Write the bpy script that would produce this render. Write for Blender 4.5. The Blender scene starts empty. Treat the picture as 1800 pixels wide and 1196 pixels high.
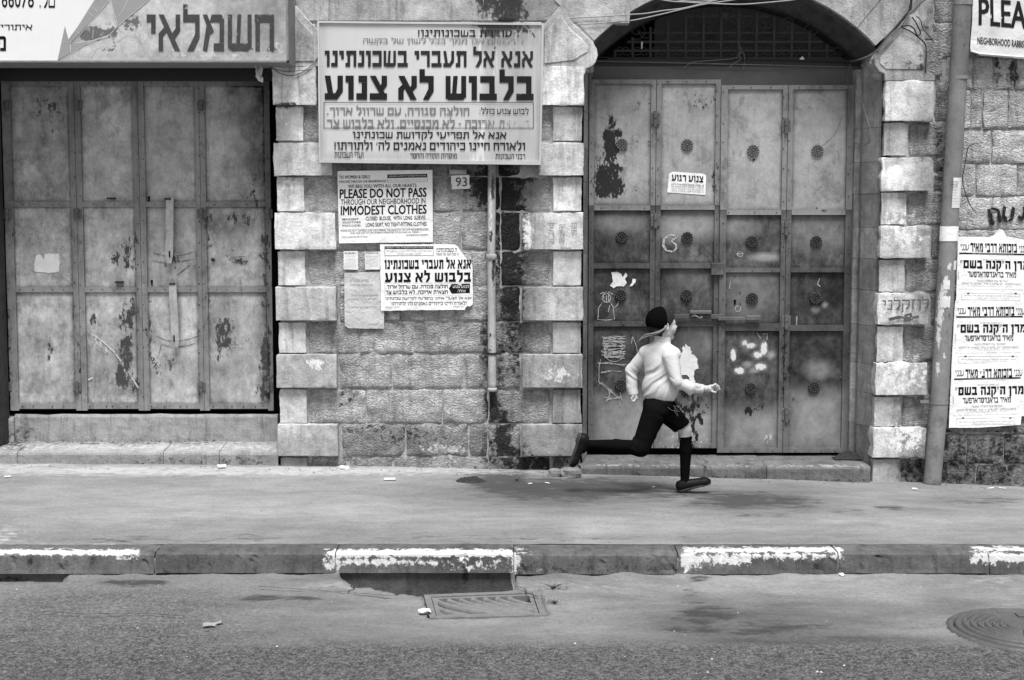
import bpy, math, random
import numpy as np
from mathutils import Vector, noise as mnoise

# ------------------------------------------------------------------ camera, light
random.seed(7)
SC = bpy.context.scene
COL = SC.collection
F = 2630.0; CH = 1.75; TH = math.radians(5.0)
CT, ST = math.cos(TH), math.sin(TH)
cam_d = bpy.data.cameras.new('camera'); cam = bpy.data.objects.new('camera', cam_d); COL.objects.link(cam)
cam.location = (0, 0, CH); cam.rotation_euler = (math.radians(90) - TH, 0, 0)
cam_d.sensor_width = 36.0; cam_d.lens = 36.0 * F / 1800.0; cam_d.clip_end = 500; cam_d.clip_start = 0.05
SC.camera = cam

SUN_EL = 66.0; SUN_AZ = 8.0
world = bpy.data.worlds.new('World'); SC.world = world; world.use_nodes = True
wn = world.node_tree; wn.nodes.clear()
sky = wn.nodes.new('ShaderNodeTexSky'); sky.sky_type = 'NISHITA'; sky.sun_disc = False
sky.sun_elevation = math.radians(SUN_EL); sky.sun_rotation = math.radians(180 + SUN_AZ)
sky.air_density = 1.0; sky.dust_density = 0.6
bw = wn.nodes.new('ShaderNodeRGBToBW')          # the photograph is black and white
bg = wn.nodes.new('ShaderNodeBackground'); bg.inputs[1].default_value = 0.05
wo = wn.nodes.new('ShaderNodeOutputWorld')
wn.links.new(sky.outputs[0], bw.inputs[0]); wn.links.new(bw.outputs[0], bg.inputs[0]); wn.links.new(bg.outputs[0], wo.inputs[0])
sd = bpy.data.lights.new('sun', 'SUN'); sd.energy = 1.5; sd.angle = math.radians(26); sd.color = (1, 1, 1)
sun = bpy.data.objects.new('sun', sd); COL.objects.link(sun)
sun.rotation_euler = (math.radians(90 - SUN_EL), 0, math.radians(SUN_AZ)); sun.location = (0, 0, 8)
SC.view_settings.view_transform = 'Standard'; SC.view_settings.look = 'None'
SC.view_settings.gamma = 1; SC.view_settings.use_curve_mapping = False
SC.view_settings.exposure = 1.93
SC.cycles.max_bounces = 6; SC.cycles.use_denoising = True

# ------------------------------------------------------------------ geometry helpers
def W(px, py, Y):
    """photo pixel -> world point on the vertical plane y = Y"""
    u = (px - 900.0) / F; v = (598.0 - py) / F
    t = Y / (CT + v * ST)
    return Vector((u * t, Y, CH + t * (-ST + v * CT)))
def WX(px, Y, row=450):
    """world x of a plumb edge that crosses the given photo row at px"""
    return W(px, row, Y).x
def G(px, py, z):
    u = (px - 900.0) / F; v = (598.0 - py) / F
    t = (z - CH) / (-ST + v * CT)
    return Vector((u * t, t * (CT + v * ST), z))
def PX(p):
    x, y, z = p; z -= CH
    d = y * CT - z * ST; h = y * ST + z * CT
    return 900 + F * x / d, 598 - F * h / d
def nz(x, y, z, s, o=0.0):
    return mnoise.noise(Vector((x * s + o, y * s, z * s)))
def fbm(x, y, z, s, o=0.0, n=3):
    a = 0; k = 1; t = 0
    for i in range(n):
        a += k * mnoise.noise(Vector((x * s + o, y * s - o, z * s))); t += k; k *= .5; s *= 2.1
    return a / t
def blobs(L, px, py):
    """painted-on masks: ellipses ('e',cx,cy,rx,ry,s) and soft rectangles ('r',x0,y0,x1,y1,soft,s)"""
    m = 0.0
    for b in L:
        if b[0] == 'e':
            dx = (px - b[1]) / b[3]; dy = (py - b[2]) / b[4]
            d = dx * dx + dy * dy
            if d < 2.2: m = max(m, b[5] * max(0, 1 - (d ** .5) / 1.48) * 1.6 if d > .15 else b[5])
        else:
            q = b[5]
            d = max(b[1] - px, px - b[3], b[2] - py, py - b[4])
            if d < q: m = max(m, b[6] * min(1, (q - d) / (2 * q)) if d > -q else b[6])
    return min(m, 1.0)

def wloc(o):
    l = Vector(o.location)
    while o.parent: o = o.parent; l = l + Vector(o.location)
    return l
def link(o, parent=None):
    COL.objects.link(o)
    if parent is not None: o.parent = parent
    return o
def tag(o, label=None, cat=None, group=None, kind=None):
    if label: o['label'] = label
    if cat: o['category'] = cat
    if group: o['group'] = group
    if kind: o['kind'] = kind
    return o
def thing(name, label, cat, loc, group=None, kind=None):
    o = bpy.data.objects.new(name, None); o.location = loc; o.empty_display_size = .1; COL.objects.link(o)
    return tag(o, label, cat, group, kind)
def add(name, verts, faces, mat, parent=None, smooth=False, attrs=None, origin=None, edges=()):
    V = np.array([tuple(v) for v in verts], dtype=float)
    if origin is None:
        lo = V.min(0); hi = V.max(0); origin = ((lo[0] + hi[0]) / 2, (lo[1] + hi[1]) / 2, lo[2])
    org = Vector([float(a) for a in origin])
    V = V - np.array(org)
    me = bpy.data.meshes.new(name); me.from_pydata(V.tolist(), list(edges), faces); me.materials.append(mat)
    if smooth: me.polygons.foreach_set('use_smooth', [True] * len(me.polygons))
    if attrs:
        for k, a in attrs.items():
            at = me.attributes.new(k, 'FLOAT', 'POINT'); at.data.foreach_set('value', [float(x) for x in a])
    me.update()
    o = bpy.data.objects.new(name, me)
    o.location = org - (wloc(parent) if parent else Vector((0, 0, 0)))
    return link(o, parent)
def inst(name, me, loc, parent, rot=None, scale=None):
    o = bpy.data.objects.new(name, me); o.location = Vector(loc) - (wloc(parent) if parent else Vector((0, 0, 0)))
    if rot: o.rotation_euler = rot
    if scale: o.scale = scale
    return link(o, parent)

class MB:
    def __init__(s): s.v = []; s.f = []; s.a = {}
    def box(s, a, b):
        x0, y0, z0 = a; x1, y1, z1 = b; n = len(s.v)
        s.v += [(x0,y0,z0),(x1,y0,z0),(x1,y1,z0),(x0,y1,z0),(x0,y0,z1),(x1,y0,z1),(x1,y1,z1),(x0,y1,z1)]
        s.f += [tuple(n + i for i in q) for q in ((0,3,2,1),(4,5,6,7),(0,1,5,4),(1,2,6,5),(2,3,7,6),(3,0,4,7))]
    def bbox(s, a, b, bv):
        """box with a chamfer round its front (-y) face"""
        x0, y0, z0 = a; x1, y1, z1 = b; n = len(s.v)
        s.v += [(x0,y1,z0),(x1,y1,z0),(x1,y1,z1),(x0,y1,z1),(x0,y0+bv,z0),(x1,y0+bv,z0),(x1,y0+bv,z1),(x0,y0+bv,z1),
                (x0+bv,y0,z0+bv),(x1-bv,y0,z0+bv),(x1-bv,y0,z1-bv),(x0+bv,y0,z1-bv)]
        s.f += [tuple(n + i for i in q) for q in ((0,3,2,1),(0,1,5,4),(1,2,6,5),(2,3,7,6),(3,0,4,7),(4,5,9,8),(5,6,10,9),(6,7,11,10),(7,4,8,11),(8,9,10,11))]
    def tube(s, pts, r, n=8, cap=True):
        pts = [Vector(p) for p in pts]; base = len(s.v); R = r if isinstance(r, (list, tuple)) else [r] * len(pts)
        up = Vector((0, 0, 1))
        for i, p in enumerate(pts):
            t = (pts[min(i + 1, len(pts) - 1)] - pts[max(i - 1, 0)]).normalized()
            a = t.cross(up)
            if a.length < .1: a = t.cross(Vector((0, 1, 0)))
            a.normalize(); b = t.cross(a)
            for k in range(n):
                w = 2 * math.pi * k / n
                s.v.append(tuple(p + (a * math.cos(w) + b * math.sin(w)) * R[i]))
        for i in range(len(pts) - 1):
            for k in range(n):
                k2 = (k + 1) % n
                s.f.append((base + i*n + k, base + i*n + k2, base + (i+1)*n + k2, base + (i+1)*n + k))
        if cap:
            s.f.append(tuple(base + k for k in range(n))[::-1]); s.f.append(tuple(base + (len(pts)-1)*n + k for k in range(n)))
    def prism(s, poly, y0, y1, bv=0.0):
        """polygon (x,z) list counter-clockwise seen from -y, extruded y0 (front) .. y1"""
        n = len(s.v); m = len(poly)
        if bv:
            cx = sum(p[0] for p in poly)/m; cz = sum(p[1] for p in poly)/m
            ins = []
            for i in range(m):
                a = Vector(poly[i-1]); b = Vector(poly[i]); c = Vector(poly[(i+1) % m])
                d1 = (b-a).normalized(); d2 = (c-b).normalized()
                nn = Vector((-(d1.y+d2.y), d1.x+d2.x)); 
                if nn.length < 1e-6: nn = Vector((-d1.y, d1.x))
                nn.normalize(); ins.append(b + nn*bv)
            s.v += [(p[0], y0, p[1]) for p in ins] + [(p[0], y0+bv, p[1]) for p in poly] + [(p[0], y1, p[1]) for p in poly]
            s.f.append(tuple(n+i for i in range(m)))
            for r in range(2):
                for i in range(m):
                    j = (i+1) % m; s.f.append((n+r*m+i, n+(r+1)*m+i, n+(r+1)*m+j, n+r*m+j))
            s.f.append(tuple(n+2*m+i for i in range(m))[::-1])
        else:
            s.v += [(p[0], y0, p[1]) for p in poly] + [(p[0], y1, p[1]) for p in poly]
            s.f.append(tuple(n+i for i in range(m))); s.f.append(tuple(n+m+i for i in range(m))[::-1])
            for i in range(m):
                j = (i+1) % m; s.f.append((n+i, n+m+i, n+m+j, n+j))
    def build(s, name, mat, parent=None, smooth=False, **k): return add(name, s.v, s.f, mat, parent, smooth, **k)

def grid(x0, x1, z0, z1, cell, fy, jit=None):
    """sheet of verts on x,z with y=fy(x,z); returns verts, faces, nx, nz"""
    nx = max(1, int(round((x1-x0)/cell))); nzz = max(1, int(round((z1-z0)/cell)))
    V = []; 
    for j in range(nzz+1):
        for i in range(nx+1):
            x = x0+(x1-x0)*i/nx; z = z0+(z1-z0)*j/nzz
            if jit: x, z = jit(x, z, i, j, nx, nzz)
            V.append((x, fy(x, z), z))
    Fc = [(j*(nx+1)+i, j*(nx+1)+i+1, (j+1)*(nx+1)+i+1, (j+1)*(nx+1)+i) for j in range(nzz) for i in range(nx)]
    return V, Fc, nx, nzz

# ------------------------------------------------------------------ materials
class NT:
    def __init__(s, name):
        s.m = bpy.data.materials.new(name); s.m.use_nodes = True; s.t = s.m.node_tree; s.t.nodes.clear()
        s.out = s.t.nodes.new('ShaderNodeOutputMaterial'); s.b = s.t.nodes.new('ShaderNodeBsdfPrincipled')
        s.t.links.new(s.b.outputs[0], s.out.inputs[0]); s.pos = s.n('ShaderNodeNewGeometry').outputs['Position']
    def n(s, t): return s.t.nodes.new(t)
    def put(s, sock, v):
        if isinstance(v, (int, float, tuple)): sock.default_value = v
        else: s.t.links.new(v, sock)
    def math(s, op, a, b=0.0, c=0.0, clamp=False):
        n = s.n('ShaderNodeMath'); n.operation = op; n.use_clamp = clamp
        s.put(n.inputs[0], a); s.put(n.inputs[1], b)
        if op in ('MULTIPLY_ADD',): s.put(n.inputs[2], c)
        return n.outputs[0]
    def noise(s, scale, detail=4, rough=.6, stretch=None, dist=0.0, off=0.0):
        v = s.pos
        if stretch or off:
            mp = s.n('ShaderNodeMapping'); s.put(mp.inputs[0], v)
            mp.inputs['Scale'].default_value = stretch or (1, 1, 1); mp.inputs['Location'].default_value = (off, off*.7, off*.3); v = mp.outputs[0]
        n = s.n('ShaderNodeTexNoise'); s.put(n.inputs['Vector'], v); n.inputs['Scale'].default_value = scale
        n.inputs['Detail'].default_value = detail; n.inputs['Roughness'].default_value = rough; n.inputs['Distortion'].default_value = dist
        return n.outputs['Fac']
    def nn(s, scale, detail=4, rough=.6, stretch=None, dist=0.0, off=0.0, lo=.30, hi=.70):
        n = s.n('ShaderNodeMapRange'); s.put(n.inputs[0], s.noise(scale, detail, rough, stretch, dist, off)); n.inputs[1].default_value = lo; n.inputs[2].default_value = hi; return n.outputs[0]
    def voro(s, scale, feature='F1', stretch=None):
        v = s.pos
        if stretch:
            mp = s.n('ShaderNodeMapping'); s.put(mp.inputs[0], v); mp.inputs['Scale'].default_value = stretch; v = mp.outputs[0]
        n = s.n('ShaderNodeTexVoronoi'); n.feature = feature; s.put(n.inputs['Vector'], v); n.inputs['Scale'].default_value = scale
        return n.outputs['Distance']
    def step(s, v, lo, hi):
        n = s.n('ShaderNodeMapRange'); n.interpolation_type = 'SMOOTHSTEP'; s.put(n.inputs[0], v)
        n.inputs[1].default_value = lo; n.inputs[2].default_value = hi; return n.outputs[0]
    def attr(s, name):
        n = s.n('ShaderNodeAttribute'); n.attribute_name = name; return n.outputs['Fac']
    def mix(s, f, a, b):
        n = s.n('ShaderNodeMix'); n.data_type = 'FLOAT'; s.put(n.inputs[0], f); s.put(n.inputs[2], a); s.put(n.inputs[3], b); return n.outputs[0]
    def ragged(s, attr, ns, amp=.85, w=.06, stretch=None, off=0.0):
        nn = s.nn(ns, 7, .72, stretch, 0.0, off)
        nn = s.math('MULTIPLY_ADD', nn, amp, -amp*.5)
        v = s.math('ADD', s.attr(attr), nn)
        v = s.step(v, .5-w, .5+w)
        gate = s.step(s.attr(attr), .02, .12)
        return s.math('MULTIPLY', v, gate)
    def bump(s, h, strength, dist):
        b = s.n('ShaderNodeBump'); b.inputs['Strength'].default_value = strength; b.inputs['Distance'].default_value = dist
        s.put(b.inputs['Height'], h); s.t.links.new(b.outputs[0], s.b.inputs['Normal'])
    def finish(s, val, rough=.85, spec=.3, metal=0.0):
        s.put(s.b.inputs['Base Color'], val) if not isinstance(val, float) else setattr(s.b.inputs['Base Color'], 'default_value', (val, val, val, 1))
        s.put(s.b.inputs['Roughness'], rough); s.b.inputs['Specular IOR Level'].default_value = spec; s.b.inputs['Metallic'].default_value = metal
        return s.m

def simple(name, v, rough=.7, spec=.3, var=.15, ns=30, bump=0.0, bs=80, bd=.002, metal=0.0, stretch=None, obj=0.0):
    t = NT(name); n = t.noise(ns, 5, .65, stretch)
    c = t.math('MULTIPLY', t.math('MULTIPLY_ADD', n, 2*var*2, 1-2*var), v)
    if obj:
        r = t.n('ShaderNodeObjectInfo').outputs['Random']; c = t.math('MULTIPLY', c, t.math('MULTIPLY_ADD', r, obj*2, 1-obj))
    if bump: t.bump(t.noise(bs, 4, .6, stretch), bump, bd)
    return t.finish(c, rough, spec, metal)

def stone_mat(name, base, dkv, hewn, objv=.12, var=.22, ltv=None):
    t = NT(name)
    big = t.nn(2.6, 4, .6); med = t.nn(13, 7, .75); fine = t.nn(85, 4, .75)
    c = t.math('MULTIPLY_ADD', big, var*1.3, 1-var*.65)
    c = t.math('MULTIPLY', c, t.math('MULTIPLY_ADD', med, var*1.8, 1-var*.9))
    c = t.math('MULTIPLY', c, t.math('MULTIPLY_ADD', fine, .34, .83))
    pits = t.step(t.noise(55, 3, .5, None, 0, 3.3), .66, .74)
    c = t.math('MULTIPLY', c, t.math('MULTIPLY_ADD', pits, -.35, 1.0))
    r = t.n('ShaderNodeObjectInfo').outputs['Random']
    c = t.math('MULTIPLY', c, t.math('MULTIPLY_ADD', r, objv*2, 1-objv)); c = t.math('MULTIPLY', c, base)
    strk = t.noise(6, 5, .7, (3.5, 1, .45), 0, 9)
    c = t.math('MULTIPLY', c, t.math('MULTIPLY_ADD', t.step(strk, .48, .70), -.36, 1.0))
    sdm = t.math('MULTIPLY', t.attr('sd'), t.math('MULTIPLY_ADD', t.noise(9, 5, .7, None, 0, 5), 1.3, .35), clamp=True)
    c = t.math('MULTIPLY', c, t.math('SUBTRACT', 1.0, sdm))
    c = t.mix(t.ragged('lt', 26, 1.1, .12, (1.1, 1, .9), 2), c, ltv or min(.72, base*1.6))
    dm = t.math('MULTIPLY', t.ragged('dk', 26, 1.35, .30), .93)
    dcol = t.math('MULTIPLY', t.math('MULTIPLY_ADD', fine, 2.2, .3), dkv)
    c = t.mix(dm, c, dcol)
    if hewn:
        v1 = t.noise(30, 3, .6, (1, 1, 1.5), 1.6); v2 = t.noise(75, 3, .65, None, .5)
        h = t.math('ADD', t.math('MULTIPLY', v1, 1.0), t.math('MULTIPLY', v2, .4)); t.bump(h, 1.0, .055)
    else:
        h = t.math('ADD', t.noise(22, 4, .7, (1, 1, .7)), t.math('MULTIPLY', fine, .35)); t.bump(h, .5, .012)
    return t.finish(c, .93, .15)

def gate_mat(name, base, dkv, ltv, var=.2, panelvar=.1, soft=.35, stk=(1.35, 1, .85), nsd=24):
    t = NT(name)
    big = t.nn(4.2, 6, .68); med = t.nn(17, 7, .75, stk); fine = t.nn(130, 3, .7)
    c = t.math('MULTIPLY_ADD', big, var*1.7, 1-var*.85)
    c = t.math('MULTIPLY', c, t.math('MULTIPLY_ADD', med, var*1.5, 1-var*.75))
    c = t.math('MULTIPLY', c, t.math('MULTIPLY_ADD', fine, .2, .9))
    r = t.n('ShaderNodeObjectInfo').outputs['Random']
    c = t.math('MULTIPLY', c, t.math('MULTIPLY_ADD', r, panelvar*2, 1-panelvar)); c = t.math('MULTIPLY', c, base)
    run = t.math('MULTIPLY', t.step(t.noise(9, 5, .7, (6, 1, .4), 0, 21), .54, .70), t.nn(3, 3, .6, None, 0, 31)); c = t.math('MULTIPLY', c, t.math('MULTIPLY_ADD', run, -.32, 1.0))
    pat = t.step(t.noise(7.5, 7, .75, (1.1, 1, .9), .3, 41), .52, .62); c = t.math('MULTIPLY', c, t.math('MULTIPLY_ADD', pat, -.30, 1.0))
    # rust freckles and scratches
    fr = t.step(t.noise(70, 4, .6, (1.4, 1, .6), 0, 7), .67, .73); c = t.math('MULTIPLY', c, t.math('MULTIPLY_ADD', fr, -.5, 1.0))
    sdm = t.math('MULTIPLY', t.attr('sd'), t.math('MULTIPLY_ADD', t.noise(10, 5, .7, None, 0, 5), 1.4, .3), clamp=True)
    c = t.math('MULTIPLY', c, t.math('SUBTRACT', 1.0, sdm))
    lsd = t.math('MULTIPLY', t.attr('ls'), t.math('MULTIPLY_ADD', t.noise(14, 5, .7, None, 0, 15), 1.5, .2), clamp=True)
    c = t.mix(lsd, c, ltv*.75)
    c = t.mix(t.ragged('lt', 40, .6, .08, (1.5, 1, .8), 2), c, ltv)
    c = t.mix(t.ragged('dk', nsd, 1.25, .12, (1.5, 1, .75)), c, t.math('MULTIPLY', t.math('MULTIPLY_ADD', fine, .9, .55), dkv))
    t.bump(t.math('ADD', t.noise(30, 5, .7), t.math('MULTIPLY', fr, -.3)), .25, .006)
    return t.finish(c, t.math('MULTIPLY_ADD', med, .25, .55), .2)

def paper_mat(name, v, wr=.3, dirt=.1):
    t = NT(name); n1 = t.noise(9, 4, .6); n2 = t.noise(40, 4, .6, (1, 1, 2))
    c = t.math('MULTIPLY', t.math('MULTIPLY_ADD', n1, dirt*2, 1-dirt), v)
    c = t.math('MULTIPLY', c, t.math('MULTIPLY_ADD', t.step(n2, .55, .75), -dirt, 1.0))
    t.bump(t.noise(18, 4, .55, None, .8), wr, .01)
    return t.finish(c, .8, .15)

def ink_mat(name, v, fade=.0, ns=35, stretch=(1, 1, .6), xr=None):
    """print whose paint has partly flaked away; xr=(x0,x1,extra) fades towards x1"""
    t = NT(name); n = t.noise(ns, 5, .7, stretch, 0, 4)
    c = t.math('MULTIPLY', t.math('MULTIPLY_ADD', t.noise(20, 4, .6), .8, .6), v)
    t.finish(c, .75, .06)
    if fade or xr:
        thr = t.math('ADD', n, fade - .5)
        if xr:
            sx = t.n('ShaderNodeSeparateXYZ'); t.put(sx.inputs[0], t.pos)
            mr = t.n('ShaderNodeMapRange'); t.put(mr.inputs[0], sx.outputs[0])
            mr.inputs[1].default_value = xr[0]; mr.inputs[2].default_value = xr[1]; mr.inputs[4].default_value = xr[2]
            thr = t.math('ADD', thr, mr.outputs[0])
        f = t.step(thr, .17, .24)
        tr = t.n('ShaderNodeBsdfTransparent'); mx = t.n('ShaderNodeMixShader')
        t.put(mx.inputs[0], f); t.t.links.new(t.b.outputs[0], mx.inputs[1]); t.t.links.new(tr.outputs[0], mx.inputs[2])
        t.t.links.new(mx.outputs[0], t.out.inputs[0])
    return t.m

def ground_mat(name, base, gr_amp, dkv, ltv, bumps, am=.4):
    t = NT(name)
    big = t.nn(1.3, 5, .6, (.6, 1.2, 1)); med = t.nn(6, 7, .7, (.6, 1.3, 1)); fine = t.nn(150, 3, .8)
    c = t.math('MULTIPLY_ADD', big, am, 1-am/2); c = t.math('MULTIPLY', c, t.math('MULTIPLY_ADD', med, am, 1-am/2))
    c = t.math('MULTIPLY', c, t.math('MULTIPLY_ADD', fine, .5, .75)); c = t.math('MULTIPLY', c, t.math('MULTIPLY_ADD', t.step(t.noise(28, 5, .7, None, 0, 8), .60, .70), -.22, 1.0)); c = t.math('MULTIPLY', c, base)
    c = t.math('MULTIPLY', c, t.math('MULTIPLY_ADD', t.nn(48, 5, .75, None, 0, 13), .34, .83)); c = t.math('MULTIPLY', c, t.math('MULTIPLY_ADD', t.step(t.noise(17, 6, .75, None, 0, 17), .60, .68), -.25, 1.0))
    g1 = t.noise(95, 3, .75, None, .6); g2 = t.noise(38, 2, .6, None, .5, 6)
    g = t.math('ADD', t.math('MULTIPLY', g1, .7), t.math('MULTIPLY', g2, .3))
    gg = t.step(g, .40, .64)
    gm = t.math('MULTIPLY', t.attr('gr'), gr_amp, clamp=True)
    c = t.mix(gm, c, t.math('MULTIPLY', t.math('MULTIPLY_ADD', gg, 1.5, .10), t.math('MULTIPLY', base, .70)))
    sdm = t.math('MULTIPLY', t.attr('sd'), t.math('MULTIPLY_ADD', t.noise(7, 5, .7, (.6, 1.3, 1), 0, 5), 1.4, .3), clamp=True)
    c = t.math('MULTIPLY', c, t.math('SUBTRACT', 1.0, sdm))
    c = t.mix(t.math('MULTIPLY', t.ragged('dk', 12, 1.0, .28, (.6, 1.3, 1)), .85), c, dkv)
    c = t.mix(t.ragged('lt', 26, .8, .3, (.6, 1, 1), 2), c, ltv)
    t.bump(t.math('ADD', t.math('MULTIPLY', g, t.math('MULTIPLY_ADD', t.attr('gr'), 1.0, .15)), t.math('MULTIPLY', fine, .12)), bumps, .012)
    return t.finish(c, .9, .25)

M_STONE = stone_mat('hewn_limestone', .58, .010, True, .14, .26)
M_QUOIN = stone_mat('dressed_limestone', .54, .015, False, .24, .42, .72)
M_QUOIN2 = stone_mat('weathered_dressed_limestone', .38, .015, False, .2, .36, .65)
M_MORTAR = simple('lime_mortar', .36, .95, .1, .3, 40, .6, 60, .01)
M_GATE1 = gate_mat('grey_gate_paint_left', .40, .055, .6, .5, .06)
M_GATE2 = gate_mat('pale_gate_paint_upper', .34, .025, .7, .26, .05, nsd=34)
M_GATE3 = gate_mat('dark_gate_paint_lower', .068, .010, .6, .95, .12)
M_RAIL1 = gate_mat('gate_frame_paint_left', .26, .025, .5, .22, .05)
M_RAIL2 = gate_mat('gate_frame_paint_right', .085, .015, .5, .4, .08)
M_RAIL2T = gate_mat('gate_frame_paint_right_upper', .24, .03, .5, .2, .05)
M_LINT = simple('lintel_plate_paint', .10, .8, .2, .2, 5, .1)
M_STRAP = gate_mat('hasp_strap_paint', .37, .03, .5, .25, .05)
M_RUSTY = gate_mat('rusty_pull_iron', .08, .03, .3, .3, .1)
M_IRON = simple('dark_iron', .02, .6, .4, .3, 60, .2)
M_IRON2 = simple('worn_iron', .10, .55, .4, .35, 50, .2)
M_GRILLE = simple('rusty_grille_iron', .05, .8, .3, .3, 40)
M_BLACK = simple('black_hollow', .003, .95, .02)
M_SOFF = stone_mat('shade_dark_arch_stone', .085, .03, False, .16, .25, .3)  # deep shade under the arch, put into a darker stone colour
M_DARKROOM = simple('dark_boarding', .008, .9, .1, .3, 6)
M_CONC = stone_mat('old_concrete', .33, .04, False, .05, .25, .45)
M_STEP = stone_mat('worn_step_stone', .18, .025, False, .06, .3, .30)
M_KERB = stone_mat('kerb_concrete', .105, .015, False, .1, .4, .52)
M_PAVE = ground_mat('pavement_asphalt', .225, .0, .04, .40, .35)
M_ROAD = ground_mat('road_asphalt', .185, .85, .03, .30, .8, .5)
M_PAPER = paper_mat('white_paper', .80, .7, .08)
M_PAPERG = paper_mat('grey_wet_paper', .50, 1.0, .25)
M_PAPERD = paper_mat('torn_paper', .66, .5, .2)
M_SIGN = None
M_CLOTH = paper_mat('banner_cloth', .62, .5, .12)
M_INK = ink_mat('black_ink', .010)
M_INKW = ink_mat('worn_black_ink', .02, .02, 60)
M_INKG = ink_mat('grey_ink', .16)
M_INKL = ink_mat('pale_ink', .34)
M_CHALK = ink_mat('chalk', .40, .13, 70, (1, 1, 1))
M_WHITE = ink_mat('white_ink', .75)
M_PIPE1 = gate_mat('small_pipe_paint', .36, .04, .6, .25, .0)
M_PIPE2 = gate_mat('large_pipe_paint', .21, .08, .6, .18, .0)
M_CABLE = simple('cable_sheath', .30, .6, .3, .2)
M_CABLED = simple('dark_cable_sheath', .02, .6, .3, .2)
M_CABLEG = simple('grey_cable_sheath', .12, .6, .3, .2)
M_GRATE = simple('cast_iron_grate', .15, .7, .4, .3, 30, .4, 90, .004)
M_COVER = simple('cast_iron_cover', .075, .55, .5, .3, 30, .5, 100, .004)
# ------------------------------------------------------------------ building
YW = 10.0
bld = thing('stone_building', 'old limestone shop building with quoined piers, two gateways and an arch', 'building', W(760, 825, 10.3))
DK = [('e',870,-15,40,40,1),('e',893,20,30,35,1),('e',895,400,26,140,1),('e',868,325,45,42,1),('e',900,520,20,70,.95),('e',846,330,18,40,.7),
      ('e',855,600,12,80,.55),('e',908,600,16,60,.55),('e',866,712,15,34,.95),('e',884,770,15,48,1),('e',862,790,14,40,.5),('e',905,812,34,30,.8),
      ('e',960,815,45,14,.9),('e',845,835,25,14,.8),('e',930,305,16,18,.7),('e',880,650,8,60,.4),('e',640,755,60,10,.35),('e',705,765,70,16,.35),
      ('e',1608,830,30,30,.5),('e',1700,820,80,50,.45),('e',1660,790,14,70,.6),('e',1770,800,40,60,.45),('e',1595,545,14,14,.0),('e',1610,50,30,8,.5),
      ('e',1780,130,10,30,.7),('e',1752,125,8,25,.5),('e',1600,120,40,6,.7),('e',500,185,24,5,.8),('e',610,700,16,20,.4),('e',1650,270,10,80,.45)]
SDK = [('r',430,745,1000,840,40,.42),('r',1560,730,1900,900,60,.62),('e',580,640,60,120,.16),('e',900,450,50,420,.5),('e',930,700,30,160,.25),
       ('r',590,285,960,330,14,.35),('r',1600,160,1660,860,12,.4),('r',960,735,1030,850,20,.4),('e',1640,60,20,120,.5),('r',940,620,1030,700,12,.3),  # first entry paints the shade under the notice board into the stone
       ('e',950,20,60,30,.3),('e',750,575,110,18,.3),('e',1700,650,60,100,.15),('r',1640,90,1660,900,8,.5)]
LTK = [('e',1590,400,40,40,.45),('e',1585,660,50,40,.5),('e',1590,770,40,30,.5),('e',925,410,10,40,.7),('e',1000,340,18,30,.5),('e',555,640,20,10,.6),
       ('e',780,790,40,10,.6),('e',1700,150,60,40,.35),('e',510,330,30,30,.4),('e',980,660,30,20,.5)]
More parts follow.
